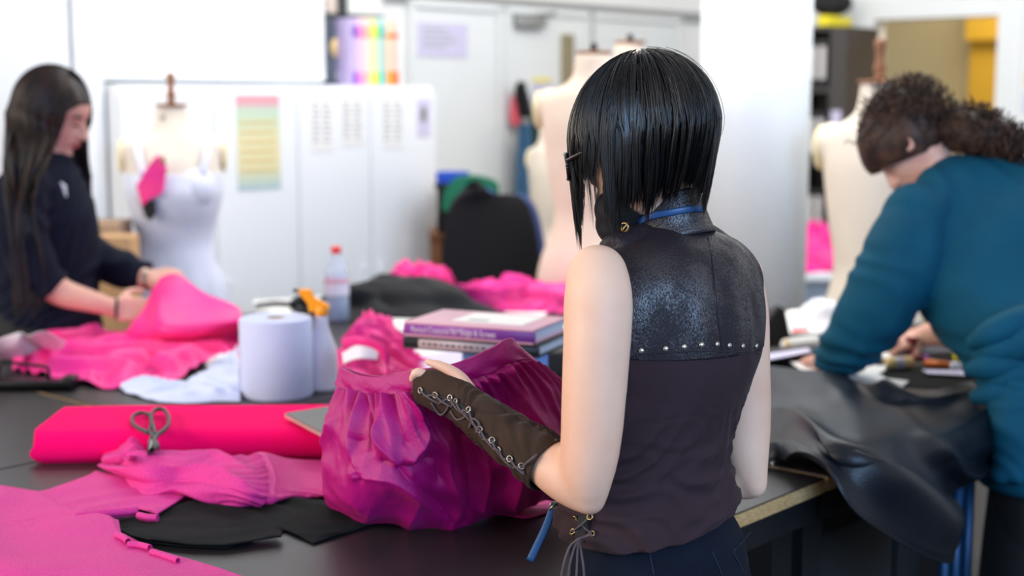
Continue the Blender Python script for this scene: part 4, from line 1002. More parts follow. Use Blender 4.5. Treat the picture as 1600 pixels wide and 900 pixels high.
fN = tube([P(56, 428, YL-.22), P(95, 456, YL-.21), P(140, 470, YL-.19), P(180, 482, YL-.16)], [.046, .040, .032, .024], 20, 30)
aF = tube([shF, P(100, 330, YL+.18), P(120, 380, YL+.15), P(150, 405, YL+.10)], [.058, .056, .052, .046], 22, 30)
fF = tube([P(140, 398, YL+.11), P(180, 415, YL+.06), P(222, 432, YL), P(244, 438, YL-.02)], [.046, .041, .032, .025], 20, 30)
hN = hand_geos(P(178, 482, YL-.16), P(212, 484, YL-.14), (0, -1, .25), (0, .2, 1), curl=.35, s=1.0, spread=.02, flen=(.060, .066, .062, .05))
hF = hand_geos(P(236, 436, YL-.02), P(262, 432, YL-.04), (.1, -.6, .8), (.3, -1, -.2), curl=.6, s=1.0, flen=(.055, .06, .056, .046))
nk = tube([P(66, 285, YL), P(72, 255, YL), P(80, 225, YL), CL+RL @ Vector((-.01, 0, -.04))], [.06, .05, .048, .05], 22, 24)
obj('body', fuse([loft(torx(TL, YL, FWL, -.015), 50, 36), aN, fN, aF, fF, nk, ball(P(56, 428, YL-.22), .046)]+hN+hF+head_geos(CL, RL, 1.0), .0055, 5), 'skin2', w2)
# cardigan over the torso with long sleeves, the near one pushed up
def inflate(g, k): return g
sN = tube([shN, P(30, 330, YL-.20), P(40, 385, YL-.22), P(58, 428, YL-.22), P(84, 452, YL-.215)], [.070, .070, .066, .062, .056], 24, 34)
sF = tube([shF, P(100, 330, YL+.18), P(120, 378, YL+.15), P(146, 400, YL+.11), P(185, 418, YL+.055), P(226, 434, YL)], [.068, .066, .062, .058, .052, .044], 24, 36)
cg_ = fuse([loft(torx(TL, YL, FWL, .004), 60, 40), sN, sF, ball(shN, .068), ball(shF, .066)], .007, 6)
cg_ = displace(cg_, lambda V: folds(V[:, 0]+V[:, 1]*.5, V[:, 2], .9, .09, 1.5, 5)*.010)
cd = obj('cardigan', cg_, 'navy', w2)
obj('shirt_front', slab([P(x, y, YL-.115+.0*x) for x, y in ((94, 284), (101, 290), (107, 322), (99, 318))], .02, (0, 1, 0)), 'white', w2, smooth=False, label='strip of white shirt under the cardigan')
obj('bracelet', join(ring(P(181, 482, YL-.16), P(212, 484, YL-.14)-P(178, 482, YL-.16), .027, .004, 20)), 'black', w2); obj('bracelet', ring(P(234, 437, YL-.02), P(262, 432, YL-.04)-P(236, 436, YL-.02), .029, .005, 20), 'pewter', w2)
for dz, q in ((.013, 0),):
    for s_ in (-1, 1):
        obj('eyebrow', tube([CL+RL @ Vector((.085, s_*.018, .024)), CL+RL @ Vector((.088, s_*.034, .029)), CL+RL @ Vector((.072, s_*.052, .024))], [.002, .0035, .0015], 6, 10), 'brow', w2)
        obj('eyelashes', tube([CL+RL @ Vector((.083, s_*.020, .001)), CL+RL @ Vector((.088, s_*.032, .000)), CL+RL @ Vector((.076, s_*.047, .001))], [.0018, .003, .0018], 6, 10), 'brow', w2)
obj('lips', fuse([ball(CL+RL @ Vector((.091, 0, -.052)), .009, .020, .005, 12, rot=RL), ball(CL+RL @ Vector((.089, 0, -.061)), .009, .018, .005, 12, rot=RL)], .002, 2), 'lip', w2)
hzl = lambda py: P(80, py, YL).z
def hendL(p):
    d = math.degrees(p); return hzl(np.interp(d, [-180, -150, -100, -70, -52, -45, 45, 52, 70, 100, 180], [400, 430, 440, 435, 425, 420, 330, 300, 300, 330, 400]))
def hangL(o, f, ph):
    # the far locks fall behind the shoulder, the near ones lie over the front of it
    y = o[..., 1].copy(); k = np.clip(f*1.8, 0, 1); k = k*k*(3-2*k); near = np.sin(ph) < .25
    o[..., 1] = np.where(near, y*(1-k)+(np.minimum(y, CL.y-.285)+.02*np.cos(ph*5))*k, y)
    x = o[..., 0]; o[..., 0] = np.where(near, x*(1-k*.62)+(CL.x+.012)*k*.62+.012*np.sin(f*5+ph*3), x)
    return o
capL = hair_cap(CL, RL, (.113, .088, .120, .112), lambda p: np.interp(abs(math.degrees(p)), [0, 30, 50, 75, 110, 180], [.95, 1.0, 1.2, 1.7, 2.0, 2.1]), crown=(-.012, 0))
sL = hair_strands(CL, RL, (.116, .092, .122, .118), hendL, 7000, 22, 41, width=.0018, layer=.012, thmax=1.0, crown=(-.015, 0), inward=lambda ph: .0*ph-.012, wave=.006, jitter=.03, th_eq=1.75, tipw=.3, phi_range=(-PI, PI*.999), hang=hangL, cw=8, front_gap=(-1.0, .95))
obj('hair', np_join(capL, sL), 'brownhair', w2)
lg = [tube([Vector((P(66, 560, YL).x, YL+q*.09, .95)), Vector((P(66, 560, YL).x, YL+q*.1, .5)), Vector((P(60, 560, YL).x, YL+q*.1, .06))], [.1, .065, .05], 20, 20) for q in (-1, 1)]
obj('trousers', fuse(lg+[ball((P(52, 560, YL).x, YL, .93), .14, .18, .12, 20)], .01, 4), 'black', w2)
for q in (-1, 1): obj('shoe', fuse([ball((P(66, 560, YL).x+.06, YL+q*.1, .045), .13, .045, .044, 16), boxuv((P(66, 560, YL).x+.06, YL+q*.1, .012), (1, 0, 0), (0, 1, 0), (0, 0, 1), .26, .085, .024, .006)], .008, 3), 'black', w2)

# ================================================================ the woman in teal (right)
w3 = thing('person', 'person with curly brown ponytail in a teal dress bent over the right table', 'person', (1.36, 3.30, 0))
CT = P(1418, 222, 3.52); RT = frame((-.80, .45), math.radians(62))
hipT = Vector((1.33, 3.28, .96))
dirT = (P(1500, 300, 3.5)-hipT)
upT = dirT.normalized()
def ringloft(rows, seg=40, n=60):
    """rows: centre, half axis a (vector), half axis b (vector)"""
    A = spline([(*c, *a, *b) for c, a, b in rows], n); V = []
    for r in A:
        c, a, b = Vector(r[:3]), Vector(r[3:6]), Vector(r[6:9])
        for k in range(seg):
            t = 2*PI*k/seg; V.append(c+a*math.cos(t)+b*math.sin(t))
    Fc = [(i*seg+k, i*seg+(k+1) % seg, (i+1)*seg+(k+1) % seg, (i+1)*seg+k) for i in range(n-1) for k in range(seg)]
    return V, Fc+[tuple(range(seg))[::-1], tuple((n-1)*seg+k for k in range(seg))]
# her back runs from the hips (right edge of the picture) up and over to the shoulders
rt3 = Vector((.55, .80, 0)).normalized()
def seg3(a, b, wa, wd, c0):      # ring from picture points a (back side) and b (belly side)
    A = P(*a); B = P(*b); c = (A+B)/2; return (c, rt3*wa, (A-B)/2)
Yt = 3.42
rowsT = [seg3((1455, 262, 3.50), (1440, 345, 3.50), .10, 0, 0), seg3((1482, 246, 3.48), (1432, 372, 3.48), .155, 0, 0), seg3((1530, 241, 3.46), (1436, 440, 3.44), .185, 0, 0), seg3((1590, 243, 3.44), (1450, 490, 3.40), .19, 0, 0),
         seg3((1650, 275, 3.36), (1480, 530, 3.32), .175, 0, 0), seg3((1700, 350, 3.30), (1512, 565, 3.23), .165, 0, 0), seg3((1735, 450, 3.22), (1540, 600, 3.13), .165, 0, 0), seg3((1752, 560, 3.14), (1552, 660, 3.06), .165, 0, 0), seg3((1756, 700, 3.10), (1556, 740, 3.05), .165, 0, 0)]
shT = P(1436, 345, 3.36); shT2 = P(1462, 318, 3.66)
upper3 = tube([shT, P(1415, 400, 3.33), P(1385, 455, 3.33), P(1352, 505, 3.36)], [.078, .080, .076, .066], 24, 34)
fore3 = tube([P(1356, 500, 3.36), P(1326, 540, 3.42), P(1296, 562, 3.50), P(1282, 566, 3.55)], [.062, .050, .036, .028], 24, 30)
up2 = tube([shT2, P(1500, 410, 3.78), P(1520, 470, 3.86)], [.06, .055, .048], 20, 20)
fo2 = tube([P(1520, 470, 3.86), P(1510, 520, 3.84), P(1470, 520, 3.82), P(1432, 528, 3.84)], [.048, .048, .038, .027], 20, 30)
h3 = hand_geos(P(1292, 562, 3.52), P(1270, 562, 3.62), (-.1, -.2, 1), (1, .5, 0), curl=.42, s=1.0, flen=(.062, .07, .066, .05))
h4 = hand_geos(P(1436, 526, 3.84), P(1400, 536, 3.82), (0, -.4, .9), (0, -1, 0), curl=.7, s=1.0, flen=(.058, .064, .06, .048))
nk3 = tube([P(1475, 285, 3.5), P(1450, 262, 3.5), CT+RT @ Vector((-.02, 0, -.03))], [.066, .056, .055], 20, 20)
body3 = fuse([ringloft([(c, a*.93, b*.93) for c, a, b in rowsT]), upper3, fore3, up2, fo2, nk3, ball(P(1352, 503, 3.36), .06)]+h3+h4+head_geos(CT, RT, 1.02), .006, 5)
obj('body', body3, 'skin2', w3)
sl1 = tube([shT, P(1413, 400, 3.32), P(1383, 455, 3.32), P(1352, 505, 3.35), P(1322, 545, 3.42), P(1298, 562, 3.485)], [.086, .094, .090, .080, .062, .044], 26, 44)
sl2 = tube([shT2, P(1500, 410, 3.78), P(1520, 468, 3.86), P(1516, 492, 3.86)], [.07, .064, .058, .056], 22, 24)
dr = fuse([ringloft(rowsT), sl1, sl2, ball(shT, .092), ball(shT2, .075)], .007, 6)
dr = displace(dr, lambda V: folds(V[:, 0]+V[:, 1]*.4, V[:, 2], .7, .11, 1.5, 6, 1.3)*.012 + folds(V[:, 0]*.8, V[:, 2], -.9, .06, 1.4, 16, 1.3)*.006*np.clip((1.12-V[:, 2])/.1, 0, 1))
ds = obj('dress', dr, 'teal', w3)
zk = P(1600, 752, 3.08).z; KX, KY = 1.20, 3.09
obj('skirt', loft([(KX, KY, zk+.10, rt3.x*.175, rt3.y*.175, -rt3.y*.14, rt3.x*.14), (KX, KY, zk, rt3.x*.185, rt3.y*.185, -rt3.y*.15, rt3.x*.15)], 8, 40), 'teal', ds)
obj('black_skirt', loft([(KX, KY, zk-.005, rt3.x*.155, rt3.y*.155, -rt3.y*.125, rt3.x*.125), (KX, KY, .50, rt3.x*.17, rt3.y*.17, -rt3.y*.14, rt3.x*.14), (KX, KY, .12, rt3.x*.19, rt3.y*.19, -rt3.y*.15, rt3.x*.15)], 20, 40), 'black', w3)
# knotted drape at the hip
for k, (x, y, r, a) in enumerate(((1556, 520, .030, .5), (1566, 545, .032, .2), (1550, 572, .030, -.2), (1572, 590, .034, .1), (1590, 540, .04, .9), (1560, 612, .030, .0))):
    c = P(x, y, 3.03)
    obj('drape_fold', tube([c+Vector((-.045, .03, -.02-.02*a)), c+Vector((-.01, -.005, .0)), c+Vector((.05, 0, .012+.03*a)), c+Vector((.12, .05, .02+.05*a))], [.014, r, r*1.05, .02], 16, 24), 'teal', ds)
obj('leggings', fuse([tube([(KX+q*.08*rt3.x, KY+q*.08*rt3.y, zk+.05), (KX+q*.08*rt3.x, KY+q*.08*rt3.y, .4), (KX+q*.08*rt3.x, KY+q*.08*rt3.y, .05)], [.1, .06, .045], 18, 20) for q in (-1, 1)], .01, 3), 'black', w3)
for q in (-1, 1): obj('shoe', fuse([ball((KX+q*.08*rt3.x-.04, KY+.03+q*.08*rt3.y, .045), .05, .12, .044, 16, rot=Matrix.Rotation(.85, 3, 'Z')), boxuv((KX+q*.08*rt3.x-.04, KY+.03+q*.08*rt3.y, .012), (-.75, .66, 0), (.66, .75, 0), (0, 0, 1), .25, .09, .024, .006)], .008, 3), 'black', w3)
# curly hair: a cap of small coils and a ponytail of longer ones
rng = np.random.default_rng(7)
coils = []
def coil(p, d, L, r, w, turns, n=22):
    d = Vector(d).normalized(); a = d.orthogonal().normalized(); b = d.cross(a); ph = rng.uniform(0, 6)
    pts = [Vector(p)+d*L*t+(a*math.cos(ph+turns*2*PI*t)+b*math.sin(ph+turns*2*PI*t))*r*(.5+.5*t) for t in np.linspace(0, 1, n)]
    return tube(pts, [w]*(n-1)+[w*.4], 4, n)
Cc = CT + RT @ Vector((-.006, 0, .020))
capT = heap((0, 0, 0), 1, 1, 1, 3, .10, 48, 9)
skullT = [Cc + RT @ Vector((v[0]*.108 if True else 0, v[1]*.088, v[2]*.104)) for v in [Vector(q) for q in ball((0, 0, 0), 1, seg=40)[0]]]
bgeo = ball((0, 0, 0), 1, seg=40)
Vn = np.array([tuple(v) for v in bgeo[0]]); nn = 1+.10*(fbm(Vn[:, 0]*7+Vn[:, 2]*5, Vn[:, 1]*7+3, 5)-.4)
keep = cut(([tuple(Cc + RT @ Vector((v[0]*.118*k, v[1]*.090*k, v[2]*.104*k))) for v, k in zip(Vn, nn)], bgeo[1]), Cc + RT @ Vector((.085, 0, -.012)), RT @ Vector((-.62, 0, .78)), 1)
for i in range(800):
    v = Vector(rng.normal(0, 1, 3)).normalized()
    if v.x*.75*.106-.045*0 + 0 > 9: continue
    q = Vector((v.x*.118, v.y*.090, v.z*.104))
    if (q-Vector((.085, 0, -.012))).dot(Vector((-.62, 0, .78))) < .008: continue
    if q.z < .015 and abs(q.y) > .05 and q.x > -.03: continue
    dd = RT @ (Vector((-.9, 0, .1))+Vector(rng.normal(0, .35, 3)))
    coils.append(coil(Cc + RT @ (q*.98), dd, .05, .006, .0016, 2.0, 16))
tail0 = P(1478, 212, 3.5)
def tailp(t): return Vector(spline([tuple(P(1470, 210, 3.5)), tuple(P(1505, 196, 3.46)), tuple(P(1548, 208, 3.42)), tuple(P(1600, 232, 3.38))], 41)[int(t*40)])
core = tube([P(1462, 212, 3.52), P(1500, 205, 3.46), P(1545, 215, 3.42), P(1600, 235, 3.38)], [.035, .048, .045, .02], 18, 30)
core = displace(core, lambda V: fbm(V[:, 0]*40, V[:, 2]*40, 3)*.014-.005)
for i in range(420):
    t = rng.uniform(0, .92); p = tailp(t); o = Vector(rng.normal(0, 1, 3)).normalized()*(.048*(.6+.4*math.sin(PI*min(1, t+.2))))
    dr_ = (tailp(min(1, t+.08))-p).normalized()+o.normalized()*.5+Vector((0, 0, -.1))
    coils.append(coil(p+o*.8, dr_, .06, .009, .0018, 2.2, 18))
obj('hair', np_join(keep, core, *coils), 'curlhair', w3)

# ================================================================ dress forms
def dress_form(c, s, m, label, rz, finial='wood', neck_only=False, H=1.62, name='dress_form', wid=1.0):
    """tailor's dummy on a stand: torso with a lofted figure, neck cap, turned finial, pole and base"""
    t = thing(name, label, 'dress form', (c[0], c[1], 0))
    f = Vector((math.cos(rz), math.sin(rz), 0)); r = Vector((f.y, -f.x, 0))
    #  height below neck top (m), half width, half depth, forward shift
    prof = [(0, .052, .052, -.005), (-.035, .055, .056, -.004), (-.075, .066, .064, 0), (-.10, .098, .072, 0), (-.125, .148, .082, 0), (-.16, .168, .092, .004), (-.22, .168, .108, .012), (-.30, .160, .118, .022), (-.36, .150, .112, .018), (-.44, .128, .095, .005),
            (-.50, .120, .088, 0), (-.56, .130, .098, -.004), (-.64, .158, .115, -.01), (-.72, .172, .122, -.015), (-.80, .172, .118, -.012), (-.85, .168, .112, -.01)]
    rows = [(c[0]+f.x*q, c[1]+f.y*q, H+z*s, r.x*w*s*wid, r.y*w*s*wid, f.x*d*s*wid, f.y*d*s*wid) for z, w, d, q in prof]
    parts = [loft(rows, 80, 44)]
    for q in (-1, 1):
        b = Vector((c[0], c[1], H-.16*s))+r*(q*.145*s*wid)
        parts.append(ball(b, .045*s, .05*s, .055*s, 18))
        bu = Vector((c[0], c[1], H-.285*s))+r*(q*.075*s*wid)+f*.075*s*wid
        parts.append(ball(bu, .062*s, .062*s, .062*s, 18))
    tor_ = obj('torso', fuse(parts, .008, 8), m, t)
    obj('neck_cap', lathe([(.054*s, H), (.057*s, H+.002), (.057*s, H+.008), (.05*s, H+.010)], (c[0], c[1], 0), 28), 'wood', t)
    fin = [(.012, .008), (.016, .016), (.011, .026), (.017, .036), (.014, .050), (.011, .066), (.013, .088), (.017, .108), (.015, .114), (.006, .117)] 
    if finial == 'black': fin = [(.012, .008), (.013, .02), (.009, .028), (.009, .034)]
    for q in (-1, 1):
        b = Vector((c[0], c[1], H-.175*s))+r*(q*.178*s*wid)
        obj('armhole_cover', ball(b, .012*s, .046*s, .062*s, 20, rot=Matrix.Rotation(rz-PI/2, 3, 'Z')), 'calico3', t)
    obj('finial', lathe([(a*s, H+b*s) for a, b in fin], (c[0], c[1], 0), 20), finial, t)
    obj('pole', lathe([(.016, .03), (.016, H-.8*s)], (c[0], c[1], 0), 12), 'blackmetal', t)
    obj('base', lathe([(.19, 0), (.19, .015), (.05, .03), (.02, .06)], (c[0], c[1], 0), 28), 'blackmetal', t)
    return t
c = P(272, 300, 5.05)
ft = dress_form((c.x, 5.05), 1.0, 'calico2', 'dress form wearing a white sleeveless dress behind the pink cloth', -1.35, H=P(272, 166, 5.05).z)
H1 = P(272, 166, 5.05).z; f1 = Vector((math.cos(-1.35), math.sin(-1.35), 0)); r1 = Vector((f1.y, -f1.x, 0))
obj('label_patch', ring(Vector((c.x-.03, 5.05, H1-.04))+f1*.055, f1, .006, .002), 'ink2', ft)
# the dress on it
dp = [(-.235, .166, .121, .024), (-.30, .168, .134, .026), (-.36, .156, .124, .02), (-.43, .136, .104, .006), (-.49, .128, .100, 0), (-.56, .142, .112, 0), (-.65, .175, .135, -.005), (-.80, .195, .15, -.005), (-.95, .20, .16, 0), (-1.15, .205, .17, 0)]
rows = [(c.x+f1.x*q, 5.05+f1.y*q, H1+z, r1.x*w, r1.y*w, f1.x*d, f1.y*d) for z, w, d, q in dp]
dg_ = displace(loft(rows, 90, 90, cap=False), lambda V: folds(np.arctan2(V[:, 1]-5.05, V[:, 0]-c.x)*.2, V[:, 2]*.1, PI/2, .055, 1.0, 4)*.018*np.clip((H1-.5-V[:, 2])/.3, 0, 1)+.002)
dw = top('dress', shell(dg_, .003), 'whitedress', 'white sleeveless cotton dress with narrow straps on the dress form', 'dress')
for q in (-1, 1):
    base_ = Vector((c.x, 5.05, H1-.24))
    obj('bust_cup', fuse([ball(base_+r1*q*.078+f1*.085+Vector((0, 0, -.045)), .070, .070, .075, 20)], .006, 4), 'whitedress', dw)
    obj('strap', tube([base_+r1*q*.10+f1*.13+Vector((0, 0, .01)), base_+r1*q*.115+f1*.10+Vector((0, 0, .075)), base_+r1*q*.12+f1*.03+Vector((0, 0, .125)), base_+r1*q*.115-f1*.06+Vector((0, 0, .10)), base_+r1*q*.10-f1*.11+Vector((0, 0, .0))], .013, 8, 30, flat=.25, up=r1), 'whitedress', dw)
# pink and black bow pinned on the chest
bw = thing('pinned_bow', 'pink and black fabric sample pinned to the white dress', 'fabric sample', P(238, 280, 4.86))
obj('pink_piece', slab([P(x, y, 4.86) for x, y in ((245, 242), (258, 262), (253, 300), (246, 306), (232, 312), (222, 322), (213, 290), (230, 262))], .03, (0, 1, 0)), 'hotpink', bw, smooth=False)
obj('black_piece', slab([P(x, y, 4.87) for x, y in ((256, 244), (259, 270), (250, 290), (246, 250))], .012, (0, 1, 0)), 'black', bw, smooth=False)
obj('black_piece', slab([P(x, y, 4.87) for x, y in ((220, 318), (240, 312), (243, 332), (235, 345), (226, 338))], .02, (0, 1, 0)), 'black', bw, smooth=False)
obj('pin', ring(P(252, 252, 4.85), (0, -1, 0), .008, .002), 'brass', bw)
c = P(926, 300, 4.95)
dress_form((c.x, 4.95), 1.10, 'calico', 'tall cream dress form directly behind the woman in brown', 1.1, finial='black', H=P(926, 84, 4.95).z, wid=1.05)
c = P(982, 300, 5.4)
dress_form((c.x, 5.4), 1.05, 'calico', 'cream dress form farther back with only its neck above the dark hair', .5, finial='black', H=P(982, 68, 5.4).z)
c = P(862, 300, 6.15)
dress_form((c.x, 6.15), .9, 'calico2', 'pale small dress form left of the tall cream one', .5, H=P(862, 195, 6.15).z, finial='black')
c = P(1368, 300, 4.8)
dress_form((c.x, 4.8), 1.25, 'calico2', 'large cream dress form with turned wooden top before the doorway', .9, H=P(1368, 130, 4.8).z, wid=.92)
# ================================================================ fabrics in the foreground
# red felt folded into a flat bolt
def bolt():
    fl = T(52, 706); z1 = TZ+.060
    sec = []
    # cross-section in (depth, height): bottom front, bulged front, top front, top back, back
    xs = [(0, .0), (-.012, .012), (-.016, .030), (-.012, .048), (.004, .060), (.03, .063), (.10, .062), (.18, .061), (.235, .058), (.25, .045), (.255, .025), (.25, .004), (.24, 0.0)]
    cs = spline(xs, 60)
    A = T(66, 724); B = T(640, 716)          # front foot line
    d = (B-A).normalized(); q = Vector((-d.y, d.x, 0))
    if q.y < 0: q = -q
    L = (B-A).length; n = 70; G = np.zeros((n, 60, 3))
    for i in range(n):
        u = i/(n-1)
        for j, (a, h) in enumerate(cs):
            slant = .018*(a/.25)*(1-u)            # left end runs back at an angle
            p = A + d*(u*L) + q*(a*(1+.05*math.sin(u*5))) + Vector((0, 0, max(0, h*(1-.06*math.sin(u*9+j*.1)*.3))))
            x = -.012*math.sin(h*90)*(1-u)*(1 if u < .02 else 0)
            G[i, j] = p + d*(slant*0+x) + d*(-.022*(h/.06)*(1-u)**8)
    V = G.reshape(-1, 3); Fc = grid_faces(60, n); Fc.append(tuple(range(60))); Fc.append(tuple((n-1)*60+k for k in range(60))[::-1])
    Fc += [(i*60+59, (i+1)*60+59, (i+1)*60, i*60) for i in range(n-1)]
    return (V, Fc), A, d, q
bg_, bA, bd, bq = bolt()
rb_ = thing('fabric_bolt', 'neon red felt folded into a flat bolt, scissors lying on it', 'fabric', (bA.x+.3, bA.y+.12, TZ))
obj('folded_cloth', bg_, 'red', rb_, smooth=True, sharp=50)
for k in range(5):                         # raw layered edges at the left end
    z = TZ+.006+k*.012
    obj('folded_edge', slab([bA-bd*(.006+.004*(k % 2))+bq*.004+Vector((0, 0, z-TZ)), bA-bd*(.012-.002*k)+bq*.12+Vector((0, 0, z-TZ)), bA-bd*(.004+.003*k)+bq*.236+Vector((0, 0, z-TZ)), bA+bd*.02+bq*.236+Vector((0, 0, z-TZ)), bA+bd*.02+bq*.004+Vector((0, 0, z-TZ))], .005, (0, 0, 1)), 'red', rb_, smooth=False)
# scissors: loops up on the bolt, blades running down under the pink cloth
zt = TZ+.0665
Sx = lambda px, py, dz=0: (lambda v: v)(T(px, py, zt+dz))
sc2 = thing('scissors', 'dark grey handled scissors resting on the red felt bolt', 'scissors', T(238, 680, zt))
def loopcurve(pts, r, z=0, flat=.75): return tube([T(x, y, zt+z+.004) for x, y in pts], r, 10, 60, flat=flat, up=(0, 0, 1))
obj('handle', loopcurve([(232, 676), (218, 670), (208, 662), (207, 652), (216, 646), (228, 646), (237, 652), (236, 664), (234, 674), (240, 684), (247, 696)], .0045), 'darkgrey', sc2)
obj('handle', loopcurve([(243, 680), (240, 668), (236, 656), (238, 645), (247, 639), (258, 642), (264, 654), (262, 666), (254, 674), (246, 680), (241, 690), (246, 700)], .0048, .004), 'darkgrey', sc2)
obj('blade', slab([T(230, 706, zt-.004), T(232, 690, zt+.003), T(240, 676, zt+.006), T(246, 686, zt+.004), T(242, 706, zt-.004), T(240, 718, zt-.022), T(231, 718, zt-.022)], .003, (0, 0, 1)), 'blade', sc2, smooth=False)
obj('pivot', ball(T(243, 697, zt+.006), .008, .008, .005, 12), 'darkgrey', sc2)
# slim slate tablet / case on the bolt
tb = thing('tablet_case', 'slim slate grey tablet case with pale rim on the red bolt', 'tablet', T(490, 660, zt))
pz = [T(444, 651, zt+.004), T(470, 640, zt+.004), T(600, 634, zt+.004), T(600, 722, zt+.004)]
pz = [T(445, 652, zt+.003), T(520, 640, zt+.003), T(560, 668, zt+.003), T(512, 688, zt+.003)]
obj('shell', slab(pz, .007, (0, 0, 1)), 'slateedge', tb, smooth=False); cc = sum(pz, Vector())/4
obj('cover', slab([cc+(p-cc)*.985+Vector((0, 0, .007)) for p in pz], .002, (0, 0, 1)), 'slate', tb, smooth=False)

# black folded cloth on the table
g = cloth([(150, 822), (250, 800), (330, 778), (420, 778), (520, 786), (620, 790)], [(620, 790), (640, 800), (620, 812)], [(225, 852), (300, 858), (352, 860), (400, 840), (445, 832), (490, 852), (560, 830), (620, 812)], [(150, 822), (185, 838), (225, 852)], amp=.010, wl=.11, ang=.3, seed=4, base=.004, nu=120, nv=60, edge=.06, t=.002, linear=True)
blk = top('black_cloth', g, 'blackfab', 'folded black twill cloth lying under the pink pieces', 'cloth')
g = cloth([(182, 838), (260, 836), (345, 838), (430, 836)], [(430, 836), (442, 842), (440, 850)], [(232, 855), (300, 862), (352, 863), (400, 856), (440, 850)], [(182, 838), (205, 848), (232, 855)], amp=.006, wl=.09, ang=.2, seed=14, base=.0125, nu=80, nv=24, edge=.1, linear=True)
obj('folded_flap', g, 'blackfab', blk)
# pink pieces lower left: cut pattern pieces with curled edges
def curl_edge(pts, r, name, par, turns=1.15, n=50):
    """a rolled edge: spiral tube following pts on the table"""
    A_ = spline([tuple(p) for p in pts], n); G = np.zeros((n, 16, 3))
    for i in range(n):
        p = Vector(A_[i]); t = (Vector(A_[min(n-1, i+1)])-Vector(A_[max(0, i-1)])).normalized(); s_ = Vector((-t.y, t.x, 0))
        for j in range(16):
            a = -PI/2+turns*2*PI*j/15*.8; rr = r*(1-.25*j/15)
            G[i, j] = p + s_*(rr*math.cos(a)) + Vector((0, 0, r+rr*math.sin(a)))
    return obj(name, thick(G, .0012), 'pink', par)
g = cloth([(-60, 812), (0, 790), (70, 778), (140, 752), (150, 745)], [(150, 745), (180, 752), (230, 757), (262, 764), (292, 783)], [(20, 834), (80, 822), (130, 814), (215, 806), (246, 815), (268, 800), (292, 783)], [(-60, 812), (-20, 825), (20, 834)], amp=.007, wl=.16, ang=.5, seed=2, base=.012, nu=110, nv=70, edge=.05, t=.0022, linear=True)
pa = top('pink_cloth_piece', g, 'pink', 'flat pink cut piece with a rolled front edge, corner pointing at the gathered one', 'fabric piece')
curl_edge([T(118, 816, TZ+.008), T(160, 811, TZ+.009), T(216, 806, TZ+.009)], .009, 'rolled_edge', pa)
curl_edge([T(216, 812, TZ+.008), T(230, 815, TZ+.008), T(246, 816, TZ+.008)], .007, 'rolled_edge', pa)
g = cloth([(-260, 800), (-100, 785), (0, 772), (60, 780), (110, 808), (186, 828)], [(186, 828), (190, 848), (230, 868), (276, 882), (335, 900)], [(-300, 990), (-100, 990), (150, 990), (300, 985), (420, 960), (420, 930), (335, 900)], [(-260, 800), (-300, 880), (-300, 990)], amp=.018, wl=.20, ang=-.75, seed=12, base=.014, nu=130, nv=110, edge=.05, t=.0022, warp=.8, linear=True)
pb = top('pink_cloth_piece', g, 'pink', 'large sparkly pink cut piece filling the lower left corner', 'fabric piece')
curl_edge([T(182, 842, TZ+.014), T(192, 846, TZ+.014), T(200, 852, TZ+.014)], .006, 'rolled_edge', pb)
curl_edge([T(200, 857, TZ+.014), T(218, 858, TZ+.014), T(234, 862, TZ+.014)], .006, 'rolled_edge', pb)
curl_edge([T(236, 868, TZ+.014), T(256, 874, TZ+.014), T(278, 882, TZ+.014)], .0055, 'rolled_edge', pb)
